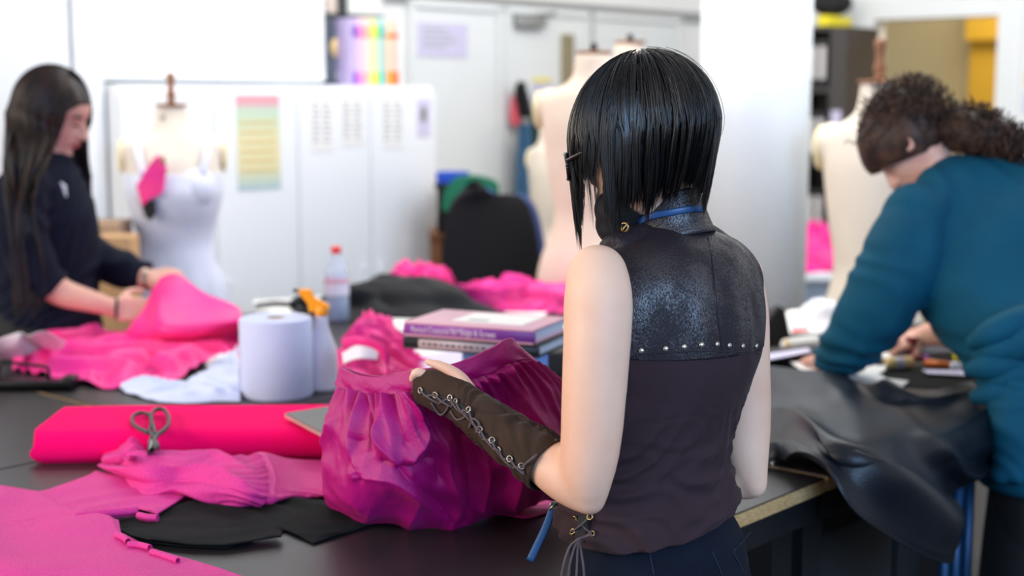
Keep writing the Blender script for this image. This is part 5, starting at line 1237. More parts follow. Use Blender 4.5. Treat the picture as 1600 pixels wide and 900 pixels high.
# gathered pink garment in front of the bolt
def gathered():
    Z = TZ
    r0 = [T(204, 712, Z+.062), T(236, 712, Z+.030), T(285, 716, Z+.030), T(340, 712, Z+.034), T(378, 716, Z+.034), T(408, 706, Z+.050), T(450, 716, Z+.026), T(500, 719, Z+.018), T(560, 720, Z+.01)]
    r1 = [T(180, 716, Z+.030), T(228, 728, Z+.038), T(285, 730, Z+.044), T(335, 724, Z+.042), T(384, 730, Z+.044), T(420, 728, Z+.042), T(455, 738, Z+.022), T(505, 740, Z+.016), T(560, 742, Z+.01)]
    r2 = [T(166, 724, Z+.016), T(225, 746, Z+.034), T(285, 746, Z+.036), T(340, 744, Z+.046), T(386, 750, Z+.046), T(424, 750, Z+.034), T(458, 758, Z+.016), T(505, 760, Z+.014), T(560, 762, Z+.01)]
    r3 = [T(178, 738, Z+.010), T(228, 760, Z+.020), T(290, 764, Z+.022), T(340, 764, Z+.036), T(386, 772, Z+.036), T(422, 778, Z+.022), T(462, 774, Z+.010), T(505, 772, Z+.009), T(560, 772, Z+.008)]
    r4 = [T(195, 746, Z+.005), T(240, 770, Z+.006), T(295, 776, Z+.006), T(335, 774, Z+.008), T(372, 790, Z+.006), T(412, 788, Z+.006), T(462, 778, Z+.006), T(505, 776, Z+.006), T(560, 774, Z+.006)]
    G = net([r0, r1, r2, r3, r4], 220, 110); u, v = uvgrid(220, 110)
    N = grid_normals(G); 
    if N[..., 2].mean() < 0: N = -N
    # gathers converge on the seam at u ~ .60
    su = .615
    q = np.clip((su-u)/.30, 0, 1); g1 = np.exp(-((su-u)/.10)**2)*(u < su)
    ph = (v-.5)*(11+4*q)+.8*fbm(u*6, v*5, 5)
    h = (.5+.5*np.cos(2*PI*ph))**1.3*.014*(.25+.75*vnoise(np.floor(ph)+.5+0*u, 0*u, 3))*np.exp(-q*2.3)*(u < su) * np.clip((su-u)/.02, 0, 1)
    vv = v+.16*np.sin(u*7)+.05*fbm(u*5, v*3, 8)
    h += (np.abs(((vv*3.2) % 1)-.5)*2)**1.5*.022*np.clip((su-.06-u)/.15, 0, 1)
    h += .004*np.exp(-((u-su-.02)/.018)**2)                      # waistband ridge
    h += .006*folds(u*.35, v*.14, .8, .05, 1.3, 9)*(u > su)
    e = np.clip(np.minimum(v, 1-v)/.06, 0, 1)
    G = G + N*(h*e)[..., None]
    G[..., 2] = np.maximum(G[..., 2], TZ+.004)
    if grid_normals(G)[..., 2].mean() < 0: G = G[:, ::-1]
    return thick(G, .0022)
gg = top('gathered_garment', gathered(), 'pink', 'pink gathered skirt section with waistband lying in front of the red bolt', 'garment')
hc_ = net([[T(160, 712, TZ+.012), T(185, 702, TZ+.030), T(205, 686, TZ+.062), T(216, 692, TZ+.05)], [T(168, 718, TZ+.022), T(195, 714, TZ+.034), T(222, 706, TZ+.038), T(234, 712, TZ+.032)], [T(186, 728, TZ+.016), T(215, 732, TZ+.024), T(248, 730, TZ+.028), T(262, 736, TZ+.024)]], 36, 30)
hc_[..., 2] += .006*folds(hc_[..., 0], hc_[..., 1], .6, .03, 1.2, 3)
if grid_normals(hc_)[..., 2].mean() < 0: hc_ = hc_[:, ::-1]
obj('turned_corner', thick(hc_, .002), 'pink', gg)
# pink end showing beneath the held skirt
g = cloth([(752, 798), (800, 792), (862, 782)], [(862, 782), (866, 790), (866, 800)], [(752, 800), (790, 808), (826, 811), (866, 800)], [(752, 798), (750, 799), (752, 800)], amp=.005, wl=.04, ang=1.2, seed=22, base=.004, nu=50, nv=20)
top('pink_cloth_piece', g, 'pink', 'pale pink cloth edge showing below the held skirt by the blue ribbon', 'fabric piece')

# ================================================================ the magenta skirt she is holding
def skirt():
    def R(pts): return [P(x, y, Y) for x, y, Y in pts]
    band_t = R([(533, 573, 2.30), (556, 584, 2.24), (590, 590, 2.19), (625, 586, 2.155), (652, 580, 2.135), (700, 572, 2.14), (735, 560, 2.16), (770, 543, 2.19), (796, 530, 2.22), (812, 548, 2.25), (830, 575, 2.28)])
    band_b = R([(528, 602, 2.29), (556, 613, 2.235), (590, 618, 2.185), (625, 613, 2.15), (655, 606, 2.13), (705, 600, 2.14), (742, 590, 2.16), (780, 574, 2.19), (812, 562, 2.215), (835, 570, 2.25), (862, 590, 2.29)])
    ra = R([(522, 640, 2.28), (548, 655, 2.20), (586, 660, 2.15), (628, 655, 2.12), (665, 650, 2.13), (715, 640, 2.17), (760, 628, 2.19), (805, 612, 2.21), (845, 600, 2.23), (875, 610, 2.27), (900, 630, 2.30)])
    rb = R([(510, 690, 2.28), (540, 710, 2.19), (584, 715, 2.13), (630, 712, 2.12), (678, 706, 2.15), (730, 696, 2.19), (780, 682, 2.20), (825, 668, 2.21), (868, 658, 2.23), (895, 665, 2.27), (915, 680, 2.30)])
    rc = R([(506, 745, 2.30), (538, 768, 2.20), (584, 772, 2.15), (634, 770, 2.15), (686, 764, 2.18), (740, 752, 2.21), (792, 738, 2.22), (838, 724, 2.22), (880, 716, 2.24), (905, 718, 2.28), (920, 725, 2.30)])
    rd = R([(512, 782, 2.33), (545, 796, 2.26), (590, 804, 2.22), (640, 812, 2.21), (692, 808, 2.23), (745, 796, 2.255), (795, 784, 2.26), (842, 768, 2.26), (880, 760, 2.27), (905, 758, 2.30), (922, 760, 2.32)])
    re_ = [T(525, 792, TZ+.006), T(555, 801, TZ+.006), T(596, 812, TZ+.006), T(640, 817, TZ+.006), T(690, 819, TZ+.006), T(742, 812, TZ+.006), T(792, 800, TZ+.006), T(842, 785, TZ+.02), T(880, 775, TZ+.03), T(905, 770, TZ+.03), T(922, 768, TZ+.03)]
    nu, nv = 420, 240
    G = net([band_b, ra, rb, rc, rd, re_], nu, nv); u, v = uvgrid(nu, nv)
    N = grid_normals(G)
    if N[..., 1].mean() > 0: N = -N
    w = u + .030*np.sin(v*4+u*9)*v + .06*(fbm(u*5, v*2.2, 3)-.5)*v
    ph = w*27+1.2*(fbm(u*6, v*1.5, 31)-.5)
    fine = (.5+.5*np.cos(2*PI*ph))**1.15*(.35+.65*vnoise(np.floor(ph)+.5+0*u, 0*u, 9))                  # gathers from the waistband
    w2 = u + .11*(fbm(u*3, v*2.0, 51)-.5)*2*v+.05*np.sin(v*5+1)
    ph2 = w2*6.2+.3
    big = (1-np.abs(np.sin(PI*ph2)))**.9*(.45+.55*vnoise(ph2*.5, v*1.3, 13))
    # slanting creases that cross the body of the skirt
    cr = folds(u*.42, v*.28, -1.2, .085, 1.5, 41, 1.6)*.7+folds(u*.42, v*.28, 1.05, .12, 1.6, 44, 2.0)*.5
    h = fine*.013*np.exp(-(v/.30)**1.5)+big*.012*np.clip(v/.35, 0, 1)*(1-.35*v)+cr*.009*np.clip((v-.1)/.25, 0, 1)+.002*fbm(u*34, v*14, 77)*np.clip(v*4, 0, 1)
    # the larger folds, drawn one by one over the cloth
    fy = G[..., 1]*CP-(G[..., 2]-CAMZ)*SP; X_ = 800+F*G[..., 0]/fy; Y_ = 450-F*(G[..., 1]*SP+(G[..., 2]-CAMZ)*CP)/fy
    for pts, wd, am in ((((573, 600), (558, 626), (540, 661), (515, 692)), 10, .016), (((592, 600), (577, 638), (561, 688), (565, 734)), 11, .020), (((608, 600), (604, 653), (597, 688), (621, 718)), 8, .015),
            (((631, 599), (654, 650), (659, 676), (640, 712)), 11, .020), (((688, 690), (696, 738), (712, 780), (702, 812)), 12, .017), (((738, 690), (762, 735), (752, 784)), 14, .014),
            (((567, 742), (620, 747), (661, 778), (696, 806)), 10, .010), (((520, 720), (530, 760), (580, 790)), 16, .010), (((742, 597), (752, 640), (760, 690)), 8, .012), (((766, 588), (786, 640), (800, 700)), 9, .014), (((792, 580), (820, 630), (860, 690)), 12, .014),
            (((800, 700), (815, 740), (800, 780)), 14, .012), (((545, 600), (530, 640), (520, 670)), 8, .010), (((656, 610), (690, 650), (720, 660)), 9, .014), (((640, 740), (650, 780), (640, 812)), 14, .010),
            (((566, 690), (562, 722), (572, 744)), 7, -.012), (((661, 655), (684, 707), (686, 745)), 10, -.016), (((623, 732), (669, 772), (700, 806)), 9, -.012), (((614, 620), (622, 660), (632, 690)), 7, -.010), (((720, 680), (732, 740), (728, 790)), 10, -.010), (((582, 620), (586, 660), (580, 700)), 7, -.010), (((776, 600), (800, 660), (826, 720)), 9, -.010), (((646, 612), (672, 660), (684, 690)), 7, -.008), (((600, 720), (640, 726), (672, 716)), 8, -.008)):
        c_ = spline(pts, 24); D = np.full(u.shape, 1e9)
        for a_, b_ in zip(c_[:-1], c_[1:]):
            dx, dy = b_-a_; L2 = dx*dx+dy*dy+1e-9; tt = np.clip(((X_-a_[0])*dx+(Y_-a_[1])*dy)/L2, 0, 1)
            D = np.minimum(D, np.hypot(X_-a_[0]-tt*dx, Y_-a_[1]-tt*dy))
        h = h + am*np.exp(-(D/(wd*.9))**1.25)
    e = np.clip(v/.02, 0, 1)*np.clip((1-v)/.05, 0, 1)*(.4+.6*np.clip(u/.03, 0, 1))
    G = G + N*(h*e)[..., None]
    # back layer closes the tube of cloth behind
    sk = thing('skirt', 'magenta gathered skirt with waistband held up by the laced glove', 'skirt', (G[..., 0].mean(), G[..., 1].mean(), TZ))
    if grid_normals(G)[..., 1].mean() > 0: G2 = G[:, ::-1]
    else: G2 = G
    obj('skirt_front', thick(G2, .0018), 'magenta', sk)
    B = net([band_t, band_b, ra, rb, rc, rd, re_], 200, 90); ub, vb = uvgrid(200, 90)
    B[..., 1] += .05*np.sin(PI*np.clip(ub, 0, 1))*np.clip(vb*3, 0, 1)*np.clip((1-vb)*4, 0, 1)+.035
    B[..., 2] = np.maximum(B[..., 2], TZ+.006) 
    B[:8, :, 2] -= .004
    if grid_normals(B)[..., 1].mean() < 0: B = B[:, ::-1]
    obj('skirt_back', thick(B, .0018), 'magenta', sk)
    Wb = net([band_t, [(a+b)/2+Vector((0, -.004, 0)) for a, b in zip(band_t, band_b)], band_b], 240, 26); uw, vw = uvgrid(240, 26)
    Nw = grid_normals(Wb); Nw = -Nw if Nw[..., 1].mean() > 0 else Nw
    Wb = Wb + Nw*(.003+.002*np.sin(uw*50+3*np.sin(vw*3))*vw+.003*fbm(uw*18, vw*2, 5))[..., None]
    if grid_normals(Wb)[..., 1].mean() > 0: Wb = Wb[:, ::-1]
    obj('waistband', thick(Wb, .004), 'magenta', sk)
    return sk
skirt()

# ================================================================ black leatherette over the table edge
def drape():
    Z = TZ
    h = lambda x, y, off: E(x, y, off)
    c0 = [T(1160, 572, Z+.006), T(1170, 610, Z+.008), T(1178, 650, Z+.010), T(1185, 690, Z+.010), T(1190, 712, Z+.010), T(1192, 722, Z+.010), T(1194, 728, Z+.008)]
    c1 = [T(1236, 580, Z+.012), T(1240, 610, Z+.03), T(1244, 640, Z+.03), T(1246, 665, Z+.032), T(1244, 690, Z+.045), T(1240, 704, Z+.040), T(1238, 712, Z+.028)]
    c2 = [T(1290, 590, Z+.016), T(1300, 618, Z+.030), T(1310, 650, Z+.022), h(1318, 690, .03), h(1310, 715, .05), h(1300, 728, .055), h(1288, 738, .05)]
    c3 = [T(1345, 598, Z+.016), T(1356, 622, Z+.024), T(1368, 648, Z+.014), h(1382, 690, .06), h(1380, 740, .10), h(1368, 785, .115), h(1352, 815, .115)]
    c4 = [T(1390, 604, Z+.014), T(1400, 624, Z+.020), T(1412, 642, Z+.010), h(1428, 690, .05), h(1450, 760, .10), h(1468, 830, .13), h(1484, 880, .14)]
    c5 = [T(1430, 608, Z+.012), T(1440, 626, Z+.018), T(1450, 642, Z+.012), h(1462, 680, .045), h(1470, 720, .06), h(1476, 755, .055), h(1478, 785, .05)]
    c6 = [T(1470, 610, Z+.010), T(1482, 624, Z+.016), T(1492, 634, Z+.014), h(1503, 665, .04), h(1512, 700, .05), h(1520, 725, .05), h(1526, 748, .05)]
    c7 = [T(1515, 600, Z+.010), T(1528, 612, Z+.014), T(1540, 622, Z+.012), h(1548, 650, .02), h(1556, 675, .02), h(1562, 692, .015), h(1567, 706, .015)]
    cols_ = [c0, c1, c2, c3, c4, c5, c6, c7]
    rows = [[c[i] for c in cols_] for i in range(7)]
    nu, nv = 260, 170
    G = net(rows, nu, nv); u, v = uvgrid(nu, nv); N = grid_normals(G)
    if (N[..., 2]-N[..., 1]).mean() < 0: N = -N
    h1 = folds(u*.75, v*.55, .86, .17, .5, 6, 1.5)*.032+folds(u*.75, v*.55, 1.2, .3, .5, 15, 1.2)*.016+.002*fbm(u*6, v*4, 3)
    e = np.clip(v/.06, .15, 1)*(.35+.65*np.clip((1-v)/.05, 0, 1))
    G = G + N*(h1*e)[..., None]
    if (grid_normals(G)[..., 2]-grid_normals(G)[..., 1]).mean() < 0: G = G[:, ::-1]
    return thick(G, .002)
lt = top('leatherette_cloth', drape(), 'leather', 'black leatherette draped over the table corner and hanging off its edge', 'cloth')
g = cloth([(1190, 548), (1260, 556), (1350, 566), (1450, 574), (1545, 572)], [(1545, 572), (1560, 590), (1556, 616)], [(1170, 600), (1260, 612), (1350, 618), (1450, 620), (1556, 616)], [(1190, 548), (1178, 575), (1170, 600)], amp=.004, wl=.16, ang=.2, seed=31, base=.004, nu=100, nv=40)
obj('flat_part', g, 'blackfab', lt)
# ================================================================ things standing on the tables
# big paper roll, its loose end lying to the left
c = T(430, 620); cx, cy = c.x, c.y+.03
wr = .0855; H_ = P(430, 496, cy).z-TZ
rl = thing('paper_roll', 'large blue white tissue roll standing upright on the table', 'paper roll', (cx, cy, TZ))
obj('roll', lathe([(.022, .004), (.022, .0), (wr-.003, 0), (wr, .004), (wr, H_-.004), (wr-.003, H_), (.022, H_), (.022, H_-.06), (.021, .004)], (cx, cy, TZ), 72, cap=False), 'roll', rl, sharp=40)
obj('core', lathe([(.0215, .01), (.0215, H_+.001), (.0195, H_+.001), (.0195, .01)], (cx, cy, TZ), 32, cap=False), 'rollcore', rl)
g = net([[P(374, 560, cy+.0), P(350, 580, cy-.0), P(330, 592, cy-.02), P(300, 604, cy-.03)], [P(372, 590, cy-.03), P(345, 600, cy-.05), P(315, 608, cy-.06), P(280, 614, cy-.05)], [P(376, 628, cy-.05), P(345, 628, cy-.07), P(310, 622, cy-.08), P(270, 620, cy-.06)]], 40, 20)
g = cloth([(190, 606), (240, 598), (300, 604), (340, 580, ), (372, 560)], [tuple(T(372, 560)), tuple(T(374, 600)), tuple(T(376, 630))], [(196, 616), (240, 628), (290, 632), (340, 630), (376, 630)], [(190, 606), (188, 611), (196, 616)], amp=.024, wl=.06, ang=.35, seed=8, base=.004, nu=110, nv=50, lift=lambda u, v, x, y: .03*u**3*(1-v)+.010*np.sin(PI*v)*(u > .0))
top('tissue_sheet', g, 'roll', 'crumpled blue white tissue lying left of the large roll', 'paper')
# spray bottle
c = T(505, 614); sx, sy = c.x-.002, c.y+.03
sb = thing('spray_bottle', 'white spray bottle with orange trigger head behind the paper roll', 'spray bottle', (sx, sy, TZ))
hb = P(492, 486, sy).z-TZ
obj('bottle', lathe([(.030, 0), (.036, .004), (.037, .01), (.037, hb*.42), (.034, hb*.55), (.024, hb*.68), (.0165, hb*.80), (.0145, hb*.94), (.0145, hb)], (sx-.003, sy, TZ), 36, 1.0, .72), 'bottleplastic', sb)
hz_ = TZ+hb
obj('collar', lathe([(.0155, -.006), (.0165, 0), (.0165, .014), (.014, .018)], (sx-.003, sy, hz_-.004), 24), 'orange', sb)
def pz_(x, y, dy=0): return P(x, y, sy+dy)
obj('trigger_head', slab([pz_(485, 486, .010), pz_(482, 472, .010), pz_(470, 458, .010), pz_(468, 451, .010), pz_(486, 451, .010), pz_(492, 464, .010), pz_(512, 474, .010), pz_(516, 479, .010), pz_(505, 482, .010), pz_(497, 483, .010)], .022, (0, -1, 0)), 'orange', sb, smooth=False)
obj('nozzle', tube([pz_(469, 454.5), pz_(458, 454)], .0045, 12), 'darkgrey', sb)
obj('label', lathe([(.0378, 0), (.0378, hb*.34)], (sx-.003, sy, TZ+.012), 36, 1.0, .72, cap=False) if False else slab([P(514, 562, sy-.012), P(518, 562, sy-.004), P(518, 600, sy-.004), P(514, 604, sy-.012)], .006, (1, -.3, 0)), 'bluelabel', sb, smooth=False, label='blue label patch')
# water bottle
wbp = T(525, 504); bx, by = wbp.x, wbp.y+.03
k = (P(525, 385, by).z-TZ)
bt = thing('water_bottle', 'clear plastic drinks bottle with red cap standing on the far table', 'bottle', (bx, by, TZ))
R_ = 19.5/F*by
prof = [(R_*.8, 0), (R_, .012), (R_, k*.30), (R_*.95, k*.33), (R_, k*.36), (R_, k*.60), (R_*.93, k*.68), (R_*.72, k*.78), (R_*.40, k*.87), (R_*.34, k*.90), (R_*.34, k*.93)]
obj('shell', lathe(prof, (bx, by, TZ), 36), 'clear', bt)
obj('cap', lathe([(R_*.40, k*.91), (R_*.42, k*.92), (R_*.42, k*.985), (R_*.36, k*1.0)], (bx, by, TZ), 24), 'redcap', bt)
obj('label', lathe([(R_*1.01, k*.36), (R_*1.01, k*.62)], (bx, by, TZ), 36, cap=False), 'label', bt)
obj('label_stripe', lathe([(R_*1.02, k*.52), (R_*1.02, k*.58)], (bx, by, TZ), 36, cap=False), 'bookpink', bt)
obj('water', lathe([(R_*.78, .006), (R_*.96, .014), (R_*.96, k*.3)], (bx, by, TZ), 32), 'water', bt)
# blue box carrying the two books
YB = 2.98
bq0 = P(725, 575, YB); 
zb1 = P(760, 541, YB).z
bx_ = thing('storage_box', 'pale blue plastic box under the two books', 'box', (P(790, 600, YB).x, YB+.05, TZ))
xl, xr = P(722, 560, YB).x, P(856, 560, YB).x
obj('tub', box((xl+xr)/2, YB+.075, (TZ+zb1)/2-.002, xr-xl, .17, zb1-TZ-.004, .006, rz=0), 'bluebox', bx_)
obj('lid', box((xl+xr)/2, YB+.075, zb1-.004, xr-xl+.008, .178, .008, .003), 'bluebox', bx_)
def book(corner, ux, uy, w, d, h, cover, spinem, name_label, title=None, title_mat='ink', spine_panel=None, panel_range=(.12, .74)):
    """corner = front left bottom, ux along the spine, uy away; spine faces the camera"""
    ux = Vector(ux).normalized(); uy = Vector(uy).normalized(); o = Vector(corner)
    t = thing('book', name_label, 'book', o+ux*w/2+uy*d/2)
    ct = .004
    cen = lambda a, b, z: o+ux*a+uy*b+Vector((0, 0, z))
    obj('cover', join(boxuv(cen(w/2, d/2, ct/2), ux, uy, (0, 0, 1), w, d, ct, .001), boxuv(cen(w/2, d/2, h-ct/2), ux, uy, (0, 0, 1), w, d, ct, .001)), cover, t)
    obj('spine', tube([cen(0, .006, h/2), cen(w, .006, h/2)], h/2-.0003, 20, up=(0, 0, 1), flat=.6), spinem, t)
    obj('pages', boxuv(cen(w/2, d/2+.002, h/2), ux, uy, (0, 0, 1), w-.010, d-.012, h-2*ct, .001), 'pages', t)
    if spine_panel: obj('spine_panel', tube([cen(w*panel_range[0], .0056, h/2), cen(w*panel_range[1], .0056, h/2)], h/2-.0001, 20, up=(0, 0, 1), flat=.62), spine_panel, t)
    if title:
        cu = bpy.data.curves.new('title', 'FONT'); cu.body = title; cu.size = h*.62; cu.extrude = .0004; cu.align_y = 'CENTER'
        to = bpy.data.objects.new('title', cu); COL.objects.link(to)
        dg = bpy.context.evaluated_depsgraph_get(); me = to.evaluated_get(dg).to_mesh()
        V = [v.co.copy() for v in me.vertices]; Fc = [tuple(p.vertices) for p in me.polygons]; to.evaluated_get(dg).to_mesh_clear()
        bpy.data.objects.remove(to); L = max(v.x for v in V)
        k = min(1, w*.66/L)
        W_ = [cen(w*.06+v.x*k, -.0052 if True else 0, h/2+v.y)-uy*(v.z+.0032) for v in V]
        W_ = [cen(w*.06 + v.x*k, .006-(h/2)*.6*math.sqrt(max(0, 1-(v.y/(h/2))**2))-.0006-v.z, h/2+v.y) for v in V]
        obj('title', (W_, Fc), title_mat, t, smooth=False)
    return t, cen
# lower grey spined book, then the purple one
dirb = Vector((1, .03, 0)).normalized()
A0 = P(630, 526, 2.95); A1 = P(840, 538, 2.83); ux = (A1-A0); ux.z = 0; w_ = ux.length; ux.normalize(); uy = Vector((-ux.y, ux.x, 0))
hb1 = .026
low_b, cen1 = book(Vector((A0.x, A0.y, zb1+.001)), ux, uy, w_, .185, hb1, 'blackcover', 'blackcover', 'black hardback with a grey spine panel, lower of two books', None, 'ink2', 'greyspine')
obj('spine_lettering', join(*[boxuv(cen1(w_*(.16+.045*k), -.0026, hb1/2), ux, uy, (0, 0, 1), w_*(.030 if k % 3 else .018), .001, .0055) for k in range(11)]), 'ink2', low_b, smooth=False)
B0 = Vector((A0.x, A0.y, 0))+ux*.004-uy*.004
hb2 = .030
up_b, cen2 = book(Vector((B0.x, B0.y, zb1+hb1+.003)), ux, uy, w_-.012, .19, hb2, 'bookpink', 'purple', 'purple spined hardback lying on top of the black book', 'Period Costume for Stage & Screen', 'ink')
obj('cover_picture', boxuv(cen2((w_-.012)*.58, .105, hb2+.0006), ux, uy, (0, 0, 1), (w_-.012)*.55, .12, .001), 'paper', up_b, smooth=False, label='pale picture on the cover')
obj('picture_caption', boxuv(cen2((w_-.012)*.48, .07, hb2+.0014), ux, uy, (0, 0, 1), (w_-.012)*.15, .02, .0008), 'seam', up_b, smooth=False)
# papers around the books
def paperp(pts, label, z=TZ+.003, th=.001, m='paper', name='paper_sheet', bend=0, cat='paper'):
    return top(name, slab([T(x, y, z) for x, y in pts], th, (0, 0, 1)), m, label, cat, smooth=False)
paperp([(598, 498), (690, 478), (760, 480), (730, 520), (640, 525)], 'white paper sheet lying behind the purple book')
paperp([(560, 560), (650, 532), (740, 552), (690, 585), (600, 590)], 'white paper lying in front of the books', TZ+.002)
paperp([(640, 560), (725, 545), (722, 575), (660, 590)], 'lilac tinted sheet tucked against the blue box', TZ+.006, m='lilac')
paperp([(850, 520), (890, 505), (930, 520), (900, 552), (858, 548)], 'white paper right of the blue box, mostly behind the bare arm', TZ+.003)
top('black_case', box(T(875, 590).x, T(875, 585).y+.03, TZ+.03, .11, .10, .06, .008), 'black', 'small black case right of the blue box', 'case')
# curled white pattern papers on the left
g = cloth([tuple(T(-30, 540, TZ+.13)), tuple(T(28, 520, TZ+.10)), tuple(T(44, 524, TZ+.10)), tuple(T(70, 518, TZ+.11)), tuple(T(104, 534, TZ+.07))], [tuple(T(104, 534, TZ+.07)), tuple(T(98, 545, TZ+.05))], [tuple(T(-30, 562, TZ+.04)), tuple(T(20, 560, TZ+.03)), tuple(T(60, 552, TZ+.03)), tuple(T(98, 545, TZ+.05))], [tuple(T(-30, 540, TZ+.13)), tuple(T(-30, 562, TZ+.04))], amp=.006, wl=.1, ang=.3, seed=3, base=.0, nu=60, nv=20, t=.001)
top('pattern_paper', g, 'paper', 'curled white pattern paper propped on the pink cloth at the left edge', 'paper')
# black weight tray with a wire handle at the left edge
c = T(40, 606)
tr_ = thing('tool_tray', 'black tray with wire handle at the left edge of the table', 'tray', (c.x, c.y, TZ))
a0, a1 = T(-40, 612), T(112, 612)
obj('tray', join(boxuv((a0+a1)/2+Vector((0, .045, .010)), (1, 0, 0), (0, 1, 0), (0, 0, 1), (a1-a0).length, .09, .012, .003), boxuv((a0+a1)/2+Vector((0, .003, .014)), (1, 0, 0), (0, 1, 0), (0, 0, 1), (a1-a0).length, .006, .022, .002), boxuv(Vector((a1.x-.012, a1.y+.03, TZ+.018)), (1, 0, 0), (0, 1, 0), (0, 0, 1), .03, .05, .030, .005)), 'blackmetal', tr_)
obj('handle', tube([P(74, 600, c.y+.01), P(76, 580, c.y+.01), P(70, 573, c.y+.01), P(45, 570, c.y+.01), P(10, 566, c.y+.01), P(0, 572, c.y+.01), P(-4, 600, c.y+.01)], .0042, 8, 60), 'blackmetal', tr_)
top('ruler', boxuv(P(36, 597, c.y+.028), (1, 0, 0), (0, 1, 0), (0, 0, 1), .10, .03, .004, .001), 'lilac', 'pale metal ruler lying inside the black tray', 'ruler')
# big pink cloth on the left with the lifted peak in the woman's hands
def leftcloth():
    Z = TZ
    g1 = cloth([(40, 552), (100, 530), (130, 522), (150, 520), (182, 532), (230, 520), (300, 512), (372, 520)], [(372, 520), (376, 550), (374, 578)], [(20, 580), (70, 590), (120, 600), (168, 610), (220, 604), (280, 594), (330, 570), (374, 578)], [(40, 552), (22, 564), (20, 580)], amp=.062, wl=.105, ang=.35, seed=17, base=.004, nu=190, nv=110, warp=1.3, edge=.12, wrinkle=.15)
    t = top('pink_cloth', g1, 'hotpink', 'long hot pink cloth spread on the left, lifted by the woman in navy', 'cloth')
    pk = [[P(250, 434, 4.02), P(266, 428, 4.00), P(278, 429, 3.98), P(290, 435, 3.97)],
          [P(234, 462, 3.98), P(262, 456, 3.92), P(296, 448, 3.93), P(320, 458, 3.94)],
          [P(222, 492, 3.92), P(262, 486, 3.82), P(312, 474, 3.86), P(370, 484, 3.89)],
          [P(206, 516, 3.88), P(258, 514, 3.74), P(318, 512, 3.76), P(378, 504, 3.80)],
          [T(190, 536, Z+.006), T(250, 540, Z+.03), T(320, 536, Z+.02), T(384, 524, Z+.008)]]
    G = net(pk, 110, 90); u, v = uvgrid(110, 90); N = grid_normals(G)
    if N[..., 1].mean() > 0: N = -N
    G = G + N*((folds(u*.4, v*.35, 1.35, .15, .6, 5, 1.2)*.013)*np.clip(v*2, .1, 1))[..., None]
    if grid_normals(G)[..., 1].mean() > 0: G = G[:, ::-1]
    obj('lifted_fold', thick(G, .002), 'hotpink', t)
    return t
leftcloth()
# crumpled bundles
def bundle(px, py, Y0, rx, ry, rz, seed, m, name, label, cat, amp=.3, freq=6, seg=64):
    c = T(px, py); return top(name, heap((c.x, c.y+Y0, TZ), rx, ry, rz, seed, amp, seg, freq), m, label, cat)
b1 = bundle(572, 588, .14, .118, .13, .115, 21, 'hotpink', 'pink_bundle', 'crumpled pink garment with a white tag behind the spray bottle', 'garment', .32, 7, 84)
g = net([[P(534, 552, 3.12), P(560, 538, 3.06), P(596, 540, 3.06)], [P(536, 568, 3.08), P(560, 560, 3.03), P(590, 562, 3.04)]], 20, 8)
if grid_normals(g)[..., 1].mean() > 0: g = g[:, ::-1]
obj('fabric_tag', thick(g, .002), 'white', b1, label='white fabric tag')
obj('ribbon_loop', tube([P(536, 536, 3.1), P(560, 532, 3.05), P(590, 540, 3.04), P(604, 560, 3.04), P(606, 585, 3.05)], .010, 8, 40, flat=.3, up=(0, 0, 1)), 'hotpink', b1)
b2 = bundle(650, 470, .1, .115, .12, .135, 33, 'hotpink', 'pink_bundle', 'crumpled pink bundle on the black garment near the office chair', 'garment', .3, 7)
b2.location.z = P(650, 466, b2.location.y).z
b3 = bundle(790, 488, .1, .22, .11, .115, 45, 'hotpink', 'pink_bundle', 'wide crumpled pink cloth heap directly behind the books', 'garment', .3, 8)
bk_ = bundle(600, 497, .10, .26, .12, .125, 52, 'black', 'black_garment', 'black garment heap behind the water bottle on the far table', 'garment', .16, 4)
top('belt', tube([T(455, 478, TZ+.03), T(470, 470, TZ+.04), T(490, 474, TZ+.03), T(510, 480, TZ+.02), T(540, 486, TZ+.02)], .02, 8, 30, flat=.4, up=(0, 0, 1)), 'black', 'black strap lying behind the orange spray head', 'strap')
top('scissors_chain', tube([T(400, 478, TZ+.012), T(430, 474, TZ+.014), T(465, 476, TZ+.012)], .009, 8, 20), 'darkgrey', 'dark grey cord lying on the far table left of the bottle', 'cord')
paperp([(395, 470), (520, 462), (560, 480), (470, 490), (400, 486)], 'white paper spread on the far table left of the water bottle', TZ+.002)
paperp([(690, 478), (760, 468), (860, 482), (850, 494), (760, 488)], 'white paper strip beneath the wide pink heap', TZ+.002)
# pink spill by the tray and small white scrap near the roll
top('fabric_scrap', heap((T(352, 572).x, T(352, 572).y, TZ), .045, .04, .035, 9, .25, 30, 6), 'white', 'small white cloth scrap between the pink cloth and the roll', 'scrap')
# office chair beyond the table
YCH = 5.55
ch = thing('office_chair', 'black office chair with a blue shell behind the far table', 'chair', (P(770, 400, YCH).x, YCH, 0))
cx_ = P(770, 400, YCH).x
def chair_panel(infl, dy, th, m, name):
    # the back is seen turned: centre line curves away
    rows_ = [(303, 738, 800), (308, 718, 815), (325, 703, 828), (360, 696, 838), (400, 692, 844), (440, 692, 848), (470, 696, 850), (490, 706, 846)]
    A_ = spline([(a, b, c_) for a, b, c_ in rows_], 40); nu = 24; G = np.zeros((40, nu, 3))
    for i in range(40):
        y, l, r = A_[i]
        for j in range(nu):
            u = j/(nu-1); x = l-infl+(r-l+2*infl)*u + dy*90
            q = P(x, y, YCH+dy+.06*(2*u-1)**2+.25*(u-.5)+.0*i); G[i, j] = q
    if grid_normals(G)[..., 1].mean() > 0: G = G[:, ::-1]
    obj(name, thick(G, th), m, ch)
chair_panel(0, 0, .06, 'chairfab', 'backrest'); chair_panel(3, .075, .03, 'blueplastic', 'back_shell')
